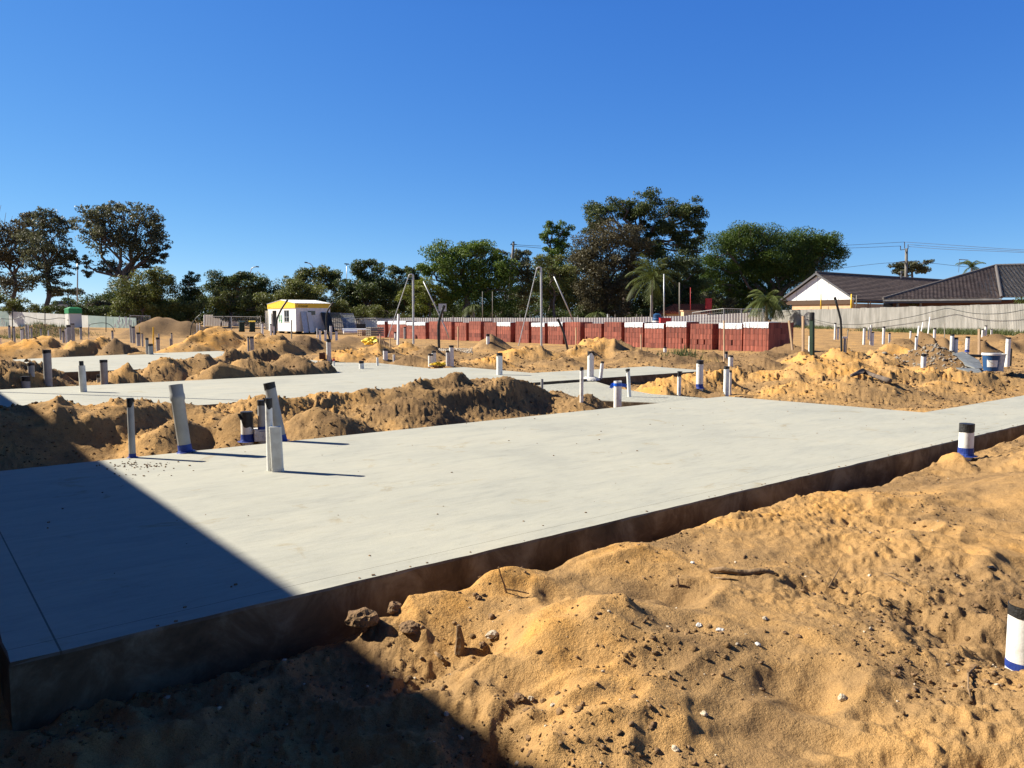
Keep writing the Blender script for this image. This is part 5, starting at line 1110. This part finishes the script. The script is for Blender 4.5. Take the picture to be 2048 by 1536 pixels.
# grass at the foot of the corrugated fence
def grass(name, spots, label):
    r = np.random.default_rng(4); Vt = []; RN = []
    for (px, py, D, n, sp) in spots:
        c = at(px, py, D)
        X = c.x + r.standard_normal(n)*sp; Y = c.y + r.standard_normal(n)*sp*2.5; Z = terrain(X, Y)[0]; h = .12 + .28*r.random(n); a = r.random(n)*6.28
        for i in range(n):
            w_ = .02; lx, ly = r.standard_normal(2)*.1; dx, dy = math.cos(a[i])*w_, math.sin(a[i])*w_
            Vt += [(X[i]-dx, Y[i]-dy, Z[i]-.03), (X[i]+dx, Y[i]+dy, Z[i]-.03), (X[i]+lx, Y[i]+ly, Z[i]+h[i])]; RN += [r.random()]*3
    o = finish(name, Vt, [(i, i+1, i+2) for i in range(0, len(Vt), 3)], LM['grass']); at_ = o.data.attributes.new('rnd', 'FLOAT', 'POINT'); at_.data.foreach_set('value', np.array(RN, np.float32)); tag(o, label, 'grass', kind='stuff')
grass('grass', [(1640,656,70,400,.6),(1625,655,74,300,.5),(1740,662,58,300,.5),(1800,664,54,500,.5),(1830,664,52,500,.5),(1870,665,50,700,.6),(1900,666,48,500,.4),(1945,665,46,900,.45),(1985,664,45,500,.4),(2030,660,43,500,.4),(1915,667,46,400,.3),(1590,655,79,300,.5)], 'green tufts of grass along the foot of the corrugated fence')
grass('weeds', [(75,649,60,700,1.1),(55,651,60,400,.9),(100,650,60,400,.9),(1360,702,26.5,260,.35),(1100,660,90,300,3)], 'dry weeds on the low earth heap before the hoarding')

# ---------------------------------------------------------------- houses
def tile_material(name, c1, c2, sx, sy):
    m = bpy.data.materials.new(name); m.use_nodes = True; N = m.node_tree.nodes; L = m.node_tree.links; b = N['Principled BSDF']; b.inputs['Roughness'].default_value = .7
    tc = N.new('ShaderNodeTexCoord'); br = N.new('ShaderNodeTexBrick'); br.offset = .5; br.inputs['Scale'].default_value = 1
    br.inputs['Brick Width'].default_value = sx; br.inputs['Row Height'].default_value = sy; br.inputs['Mortar Size'].default_value = .0; br.inputs['Color1'].default_value = (*c1, 1); br.inputs['Color2'].default_value = (*c2, 1)
    L.new(tc.outputs['UV'], br.inputs[0]); L.new(br.outputs[0], b.inputs['Base Color']); return m
M['tile'] = tile_material('roof_tile', (.10,.078,.068), (.17,.13,.112), .33, .32); M['tile_grey'] = tile_material('grey_roof_tile', (.09,.08,.075), (.15,.135,.125), .33, .32); M['tile_red'] = tile_material('red_roof_tile', (.26,.07,.035), (.36,.11,.05), .33, .32)
def tiled(name, A, B, Cc, Dd, m, parent, course=.32, roll=.30):
    """roof plane A,B at the eave, Dd,Cc at the ridge (Dd above A); real stepped and rolled courses"""
    A, B, Cc, Dd = [Vector(p) for p in (A, B, Cc, Dd)]; nrm = (B-A).cross(Dd-A).normalized(); 
    if nrm.z < 0: nrm = -nrm
    up_len = max((Dd-A).length, (Cc-B).length); hgt = ((Dd-A) - (B-A).normalized()*((Dd-A).dot((B-A).normalized()))).length
    nr = max(2, int(hgt/course)); v = []; f = []; uv = []
    for k in range(nr):
        t0, t1 = k/nr, (k+1)/nr; a0, b0, a1, b1 = A.lerp(Dd, t0), B.lerp(Cc, t0), A.lerp(Dd, t1), B.lerp(Cc, t1); L0 = (b0-a0).length; nc = max(2, int(L0/roll*4)); st = len(v)
        e = (B-A).normalized(); s0 = (a0-A).dot(e); s1 = (a1-A).dot(e); Lb = (b1-a1).length
        for i in range(nc+1):
            q = i/nc; w0 = a0.lerp(b0, q); w1 = a1.lerp(b1, q); ph = .022*(math.sin(2*math.pi*(s0 + q*L0)/roll)); 
            v += [w0 - nrm*.0, w0 + nrm*(.10 + ph), w1 + nrm*(.012 + ph)]; uv += [(s0+q*L0, k*course), (s0+q*L0, k*course+.05), (s1+q*Lb, (k+1)*course-.01)]
        for i in range(nc): a = st+i*3; f += [(a, a+3, a+4, a+1), (a+1, a+4, a+5, a+2)]
    o = finish(name, v, f, M[m], parent); ul = o.data.uv_layers.new(name='uv'); 
    for l in o.data.loops: ul.data[l.index].uv = uv[l.vertex_index]
    return o
def house1():
    ap = at(1633,545,91); ev_r = at(1712,598,88); ev_l = at(1560,603,96)
    g = (ev_r - ev_l); g.z = 0; W_ = g.length; g.normalize(); rd = Vector((-g.y, g.x, 0)) if (-g.y) > 0 else Vector((g.y, -g.x, 0)); ze = (ev_r.z+ev_l.z)/2; mid = (ev_r+ev_l)/2; zr = ap.z
    root = empty('house', (mid.x, mid.y, T(mid.x, mid.y))); inv = root.location; L_ = 40.0; tag(root, 'brown tiled house with a white sheeted gable facing the site', 'house')
    def W(a, l, z): return Vector((mid.x, mid.y, 0)) + g*a + rd*l + Vector((0, 0, z)) - inv      # a across gable, l along ridge, z absolute
    hw = W_/2; oh = .25
    tiled('roof', W(hw, -oh, ze), W(hw, L_, ze), W(0, L_, zr), W(0, -oh, zr), 'tile', root); tiled('roof', W(-hw, L_, ze), W(-hw, -oh, ze), W(0, -oh, zr), W(0, L_, zr), 'tile', root)
    mb = MB()
    for k in range(100): q = W(0, -oh + (L_+oh)*(k+.5)/100, zr+.09); mb.tube([q - rd*.2, q + rd*.2], [.11, .125], 8)
    mb.build('ridge_cap', M['tile_grey'], root)
    mb = MB(); mb.prism([W(-hw+.35, .12, ze+.02), W(hw-.35, .12, ze+.02), W(0, .12, zr-.28)], rd*.08); o = mb.build('gable', M['gwall'], root)
    mb = MB()
    for k in range(-3, 4):
        a = k*hw/3.6; top = zr-.28 - abs(a)/(hw-.35)*(zr-.3-ze); mb.box((W(a, .11, (ze+top)/2)), (.035, .02, max(.05, top-ze-.05)), Matrix.Rotation(math.atan2(g.y, g.x), 3, 'Z'))
    mb.build('cover_strip', M['steel'], o)
    mb = MB()
    for sg in (-1, 1): mb.prism([W(sg*hw, -oh-.03, ze-.12), W(sg*hw, -oh-.03, ze+.12), W(0, -oh-.03, zr+.06), W(0, -oh-.03, zr-.2)], rd*.05)
    mb.build('barge_board', M['rdark'], root)
    mb = MB(); mb.prism([W(-hw+.3, .05, ze-.5), W(hw-.3, .05, ze-.5), W(hw-.3, .05, ze), W(-hw+.3, .05, ze)], rd*.12); mb.build('beam', mat('brown_beam', (.09,.055,.035), .8), root)
    zb = T(mid.x, mid.y)-.3
    mb = MB(); a0, a1 = -hw+1.6, hw-.5; mb.prism([W(a0, .2, zb), W(a1, .2, zb), W(a1, .2, ze-.45), W(a0, .2, ze-.45)], rd*(L_-.5)); mb.build('wall', M['cream'], root)
    mb = MB(); mb.prism([W(hw, 0, ze-.16), W(hw+.12, 0, ze-.16), W(hw+.12, 0, ze-.02), W(hw, 0, ze-.02)], rd*L_); mb.build('gutter', M['rdark'], root)
    mb = MB()
    for a, h in ((hw+.05, 0), (hw-.2, 0)): mb.tube([W(a, 3+h, zb), W(a, 3, ze-.1)], .06, 6)
    mb.build('veranda_post', M['timber'], root)
    q = W(.8, 18, zr-.1); mb = MB(); mb.tube([q, q+Vector((0,0,.75))], .1, 8); mb.tube([q+Vector((0,0,.7)), q+Vector((0,0,.95))], .2, 8); mb.build('roof_vent', M['rdark'], root)
house1()
def house2():
    a = at(1768,598,72); b = at(2001,598,62); r0 = at(1988,532,72); r1 = at(2075,533,72)
    # long eave A-B, hip to the ridge start
    D0, D1 = 69.0, 65.0; A = at(1766,599,D0); B = at(2003,598,D1); B.z = A.z; e = (B-A); e.z = 0; e.normalize(); nb = Vector((-e.y, e.x, 0)); R0 = at(1992,533,D1+7.5)
    root = empty('house', (A.x, A.y, T(A.x, A.y))); inv = root.location; tag(root, 'dark tiled hip roofed house at the right edge behind the fence', 'house')
    def L(p): return Vector(p) - inv
    zr = R0.z; dep = (R0 - B).dot(nb); run = (R0-A).dot(e)
    R1 = R0 + e*8; Bk = A + nb*(dep*2); 
    apx = R0
    tiled('roof', L(A), L(B), L(apx), L(apx - e*.05), 'tile', root)
    tiled('roof', L(Bk), L(A), L(apx), L(apx), 'tile', root)
    # right wing with its own plane
    C0 = B + e*.12 + nb*.25 + Vector((0,0,.06)); C1 = C0 + e*14 + nb*1.5
    tiled('roof', L(C0), L(C1), L(apx + e*15), L(apx), 'tile_grey', root)
    def hipcap(p, q, n=34):
        mb = MB()
        for k in range(n): c = Vector(p).lerp(Vector(q), (k+.5)/n) + Vector((0,0,.1)); d = (Vector(q)-Vector(p)).normalized()*(Vector(q)-Vector(p)).length/n*.55; mb.tube([L(c-d), L(c+d)], [.12, .135], 8)
        return mb
    hipcap(A, apx).build('hip_cap', M['tile_grey'], root); hipcap(B, apx, 22).build('hip_cap', M['tile_grey'], root); hipcap(apx, apx+e*15, 40).build('ridge_cap', M['tile_grey'], root)
    mb = MB(); mb.prism([L(A)-Vector((0,0,.16)), L(B)-Vector((0,0,.16)), L(B)-Vector((0,0,.02)), L(A)-Vector((0,0,.02))], -nb*.13); mb.build('gutter', M['fibro'], root)
    mb = MB(); mb.prism([L(A)-Vector((0,0,.34)), L(B)-Vector((0,0,.34)), L(B)-Vector((0,0,.165)), L(A)-Vector((0,0,.165))], nb*.1); mb.build('fascia', M['rdark'], root)
    zb = T(A.x, A.y)-.3; mb = MB(); W0 = A + e*.8 + nb*.8; W1 = B + nb*.8 + e*.6; mb.prism([L((W0.x,W0.y,zb)), L((W1.x,W1.y,zb)), L((W1.x,W1.y,A.z-.2)), L((W0.x,W0.y,A.z-.2))], nb*8)
    W2 = C0 + nb*.6; W3 = C1 + nb*.6; mb.prism([L((W2.x,W2.y,zb)), L((W3.x,W3.y,zb)), L((W3.x,W3.y,A.z-.1)), L((W2.x,W2.y,A.z-.1))], nb*6); mb.build('wall', mat('dark_brick', (.10,.05,.035), .9, (.16,.08,.05), 30), root)
    mb = MB(); q = A + e*1.2 + nb*.4; mb.box(L((q.x, q.y, (zb+A.z)/2)), (.14,.14,A.z-zb-.3)); q = A + e*3 + nb*.4; mb.box(L((q.x, q.y, (zb+A.z)/2)), (.14,.14,A.z-zb-.3)); mb.build('veranda_post', M['greytimber'], root)
    mb = MB(); q0 = A + nb*3 - e*.0; q1 = A + nb*3 + e*4.5; mb.prism([L((q0.x,q0.y,zb)), L((q1.x,q1.y,zb)), L((q1.x,q1.y,A.z)), L((q0.x,q0.y,A.z))], nb*.2); mb.build('veranda_wall', M['dark'], root)
    q = apx - e*3.6 + Vector((0,0,-1.1)); mb = MB(); p0 = at(1917,545,75); mb.tube([L(p0), L(p0)+Vector((.05,0,1.25))], .02, 5); mb.tube([L(p0)+Vector((.0,0,1.25)), L(p0)+Vector((.85,0,1.2))], .035, 5)
    for k in range(6): mb.tube([L(p0)+Vector((.1+k*.14,-.25,1.22)), L(p0)+Vector((.1+k*.14,.25,1.22))], .012, 4)
    mb.build('television_aerial', M['rdark'], root)
house2()
# brick garden wall strip above the fence by the second house, orange roofed bungalow far behind
def bungalow(pxl, pxr, ye, yr, D, label, m='tile_red', wall='cream', yb=645):
    a = at(pxl, ye, D); b = at(pxr, ye, D); h = (at(pxr, yr, D).z - b.z); zb = T(a.x, a.y)-.3; root = empty('house', (a.x, a.y, zb)); L = lambda p: Vector(p) - root.location; dy = Vector((0, 8, 0)); w_ = b.x-a.x
    c = a.lerp(b, .35) + dy*.5 + Vector((0,0,h)); d = a.lerp(b, .95) + dy*.5 + Vector((0,0,h)); tiled('roof', L(a), L(b), L(d), L(c), m, root); tiled('roof', L(a+dy), L(a), L(c), L(c), m, root); tiled('roof', L(b), L(b+dy), L(d), L(d), m, root)
    MB().prism([L((a.x+.5, a.y+.4, zb)), L((b.x-.5, a.y+.4, zb)), L((b.x-.5, a.y+.4, a.z)), L((a.x+.5, a.y+.4, a.z))], dy*.9).build('wall', M[wall], root); tag(root, label, 'house'); return root, L, a, b, d
rt, L, a, b, d = bungalow(1327, 1425, 628, 607, 100, 'small orange roofed house half hidden behind the red box')
q = at(1417,610,101); MB().box(L(q), (.7,.7,1.7)).build('chimney', M['redp'], rt)
mb = MB(); q = at(1381,640,88); mb.box(q, (1.9,1.5,2.0)); mb.box(q+Vector((0,0,1.05)), (2.1,1.7,.1)); o = mb.build('cream_shed', M['cream']); tag(o, 'plain cream shed in front of the orange roofed house', 'shed')
bungalow(165, 228, 607, 592, 150, 'far brown roofed house behind the trees left of the dirt heap', 'tile', 'greyrock')
# parked car above the hoarding
p = at(128, 612, 120); car = empty('parked_car', p - Vector((0,0,.7))); tag(car, 'silver car seen above the hoarding left of the toilet', 'car')
mb = MB(); mb.prism([(-2.2,-.8,.35),(2.2,-.8,.35),(2.25,-.8,.8),(1.3,-.8,.95),(-1.9,-.8,.95),(-2.2,-.8,.8)], (0,1.6,0)); mb.build('body', M['steel'], car)
mb = MB(); mb.prism([(-1.5,-.72,.95),(1.1,-.72,.95),(.5,-.72,1.42),(-1.0,-.72,1.42)], (0,1.44,0)); mb.build('cabin', M['glass'], car); mb = MB(); mb.prism([(-.98,-.74,1.42),(.5,-.74,1.42),(.4,-.74,1.47),(-.9,-.74,1.47)], (0,1.48,0)); mb.build('roof', M['steel'], car)
for x in (-1.4, 1.4): MB().tube([(x,-.82,.35),(x,-.62,.35)], .33, 14).build('wheel', M['tape'], car)

# ---------------------------------------------------------------- poles, masts, lamps, wires
def polep(pts, D, r0, r1, m, name, label, cat, group=None):
    o = MB().tube([at(x, y, D) for x, y in pts], [r0 + (r1-r0)*k/(len(pts)-1) for k in range(len(pts))], 10).build(name, M[m], smooth=True); tag(o, label, cat, group); return o
pp = polep([(1017,655),(1021,560),(1027,486)], 110, .26, .16, 'pole', 'power_pole', 'timber power pole leaning right in front of the sparse gum', 'power pole', 'power poles')
mb = MB(); q = at(1027,489,110); mb.box(q, (.9,.12,.12)); mb.box(q+Vector((-.3,0,.15)), (.08,.08,.2)); mb.box(q+Vector((.0,0,.3)), (.3,.1,.25)); mb.build('crossarm', M['pole'], pp)
p2 = polep([(1812,640),(1812,560),(1813,497)], 130, .27, .22, 'pole', 'power_pole', 'dark power pole with three insulators behind the gabled house roof', 'power pole', 'power poles')
mb = MB()
for (x, y0, y1) in [(1809,497,484),(1816,498,489),(1801,500,492)]: mb.tube([at(x,y0,130), at(x,y1,130)], .07, 6)
mb.tube([at(1801,500,130), at(1816,498,130)], .05, 6); mb.tube([at(1799,524,130), at(1816,522,130)], .09, 6); mb.build('insulator', M['rdark'], p2)
WG = 'overhead wires'
def wire(pts, D, lab, r=.03): cable(pts, D, r, lab, 'rdark', 'overhead_wire', 'wire', WG)
wire([(1027,489),(1055,491),(1082,492)], 110, 'upper wire running right from the leaning power pole'); wire([(1027,492),(1055,494),(1090,497)], 110, 'lower wire running right from the leaning power pole')
wire([(1400,497),(1600,494),(1700,490),(1809,484)], 130, 'top wire left of the dark power pole'); wire([(1400,500),(1600,498),(1700,496),(1801,492)], 130, 'second wire left of the dark power pole')
wire([(1809,484),(1900,490),(2000,497),(2110,503)], [130,125,120,115], 'top wire from the dark power pole to the right edge'); wire([(1816,489),(1900,495),(2000,500),(2110,506)], [130,125,120,115], 'middle wire from the dark power pole to the right edge'); wire([(1816,493),(1900,499),(2000,503),(2110,508)], [130,125,120,115], 'lowest wire from the dark power pole to the right edge')
wire([(1640,541),(1690,535),(1750,528),(1799,524)], 128, 'low wire sagging left from the dark power pole'); wire([(1816,522),(1870,527),(1915,532),(1960,536)], 128, 'low wire sagging right behind the umbrella shaped tree')
def lamp(pts, D, r, label, head):
    o = MB().tube([at(x, y, D) for x, y in pts], r, 6).build('street_lamp', M['steel'], smooth=True); q = at(pts[-1][0], pts[-1][1], D); MB().box(q, (head, .3, .22), Matrix.Rotation(.1, 3, 'Y')).build('lamp_head', M['rdark'], o); tag(o, label, 'street lamp', 'street lamps'); return o
lamp([(501,650),(501,560),(501,545),(503,537),(508,534),(515,533.5)], 150, .09, 'street lamp with an arm curving right above the round dark tree', .5)
lamp([(629,650),(628,560),(627,540),(625,532),(620,527),(612,525)], 150, .09, 'street lamp with an arm curving left above the hut', .5)
lamp([(693,650),(693,560),(693.5,528)], 160, .08, 'thin double headed street lamp right of the hut', .9)
lamp([(154,640),(155,560),(155,520)], 120, .1, 'tall plain lamp pole between the left eucalypts', .3)
def masts(x, yb, yt, dxl, foot_l, right, D, w_, label, dr=None):
    root = empty('hooked_mast', at(x, yb, D)); inv = root.location; rr = w_*D/F/2; L = lambda px, py, d=D: at(px, py, d) - inv
    MB().tube([L(x, yb+6), L(x-1, yt)], rr, 10).build('pole', M['steel'], root); MB().tube([L(x-.5, yt+1), L(x-3, yt-.5), L(x-dxl+2, yt), L(x-dxl, yt+4)], rr*.7, 8).build('hook', M['steel'], root)
    MB().tube([L(x-dxl, yt+4), L(*foot_l)], rr*.42, 8).build('brace', M['steel'], root)
    tag(root, label, 'mast', 'hooked steel masts'); return root
masts(827,682,549,10,(776,674),None,38,4.0,'left tall steel mast with a hooked top and long brace before the bricks')
masts(1083,690,535,10,(1037,692),None,34,4.2,'right tall steel mast with a hooked top and long brace before the bricks')
for (pts, lab) in [([(847,563),(867,605),(890,655),(898,676)], 'thin loose rod slanting down right of the left hooked mast'), ([(1108,553),(1125,592),(1147,643)], 'thin loose rod slanting down right of the right hooked mast')]:
    polep(pts, 44, .035, .035, 'steel', 'slanting_rod', lab, 'rod', 'slanting rods')
PG = 'tall slim poles among the trees'
for (x, yb, yt, w_, m_, lab) in [(1328,650,548,2.6,'steel','tall slim steel pole right of the tall palm'),(1359,650,565,2.4,'greytimber','tall slim pole above the red box'),(1381,640,575,1.2,'redp','very thin reddish pole left of the broad domed tree'),(1302,652,590,2.6,'greytimber','short slim pole at the trunk of the tall palm'),
    (965,650,583,1.4,'greytimber','very thin pole in front of the large fig'),(985,650,583,1.4,'greytimber','very thin pole between the large fig and the power pole'),(1215,650,628,1.6,'steel','short leaning pole above the grey fence'),(1086,650,616,2.0,'palm','x')][:7]:
    polep([(x, yb), (x, yt)], 90, w_*90/F/2, w_*90/F/2, m_, 'slim_pole', lab, 'pole', PG)
for (x, y0, y1, w_, m_, lab) in [(1642,622,588,3.0,'yellow','yellow tipped timber post before the white gable'),(1657,622,611,2.0,'timber','short brown post below the white gable'),(1703,624,588,5.0,'yellow','thick yellow green post at the right end of the white gable'),(1713,622,590,3.0,'greytimber','grey green post right of the thick yellow post')]:
    D = 84 if x < 1700 else 80; polep([(x, y0), (x, y1)], D, w_*D/F/2, w_*D/F/2*.5, m_, 'garden_post', lab, 'post', 'posts before the white gable')
q = at(885, 615, 92); o = MB().box(q, (.95,.05,.9)).build('grey_sign', M['steel']); MB().tube([q+Vector((0,.05,-2.2)), q+Vector((0,.05,.4))], .05, 6).build('sign_post', M['steel'], o); tag(o, 'grey backed square sign above the fence before the large fig', 'sign')

# ---------------------------------------------------------------- the house beside the photographer (outside the frame): it casts the big shadow
def shade_house():
    ze = 4.6; k = (sd.x*U[0] + sd.y*U[1]) / -sd.z; te = 1.07 - k*ze; s0, s1 = -14, 26
    root = empty('brick_house', (*xy(te-5, 6), -.3)); inv = root.location
    def W(t, s, z): return Vector((*xy(t, s), z)) - inv
    tag(root, 'two storey brick house beside the photographer casting the large shadow', 'house')
    mb = MB(); mb.prism([W(te-.5, s0, -.5), W(te-.5, s1, -.5), W(te-.5, s1, ze-.12), W(te-.5, s0, ze-.12)], Vector((-U[0], -U[1], 0))*9); mb.build('wall', mat('house_brick', (.20,.13,.09), .9, (.28,.18,.12), 12), root)
    mb = MB(); mb.prism([W(te, s0-.5, ze-.16), W(te, s1, ze-.16), W(te, s1, ze), W(te, s0-.5, ze)], Vector((-U[0], -U[1], 0))*10); mb.build('eave', M['rdark'], root)
    tiled('roof', W(te-.5, s0-.5, ze-.12), W(te-.5, s1, ze-.12), W(te-5, s1, ze+1.5), W(te-5, s0-.5, ze+1.5), 'tile_grey', root, .4, .6); tiled('roof', W(te-10, s1, ze+.003), W(te-10, s0-.5, ze+.003), W(te-5, s0-.5, ze+1.5), W(te-5, s1, ze+1.5), 'tile_grey', root, .4, .6)
    for s in (-8, -2, 4, 10, 16, 22):
        o = MB().prism([W(te-.49, s-.8, .8), W(te-.49, s+.8, .8), W(te-.49, s+.8, 2.1), W(te-.49, s-.8, 2.1)], Vector((U[0], U[1], 0))*.02).build('window', M['glass'], root)
        mb = MB()
        for (a, b, c, d) in ((-.86,.86,.74,.8),(-.86,.86,2.1,2.16),(-.86,-.8,.8,2.1),(.8,.86,.8,2.1),(-.03,.03,.8,2.1)): mb.prism([W(te-.47, s+a, c), W(te-.47, s+b, c), W(te-.47, s+b, d), W(te-.47, s+a, d)], Vector((U[0], U[1], 0))*.03)
        mb.build('frame', M['white'], o)
shade_house()
tip = onz(489, 800.5, 0); Lm = 6.2; base = Vector((tip.x - Lm*math.cos(SUN_AZ)/math.tan(SUN_EL), tip.y - Lm*math.sin(SUN_AZ)/math.tan(SUN_EL), 0))
o = MB().tube([base + Vector((0,0,-.4)), base + Vector((0,0,Lm))], .03, 8).build('antenna_mast', M['steel']); tag(o, 'thin steel mast left of the frame whose shadow crosses the second slab', 'mast')
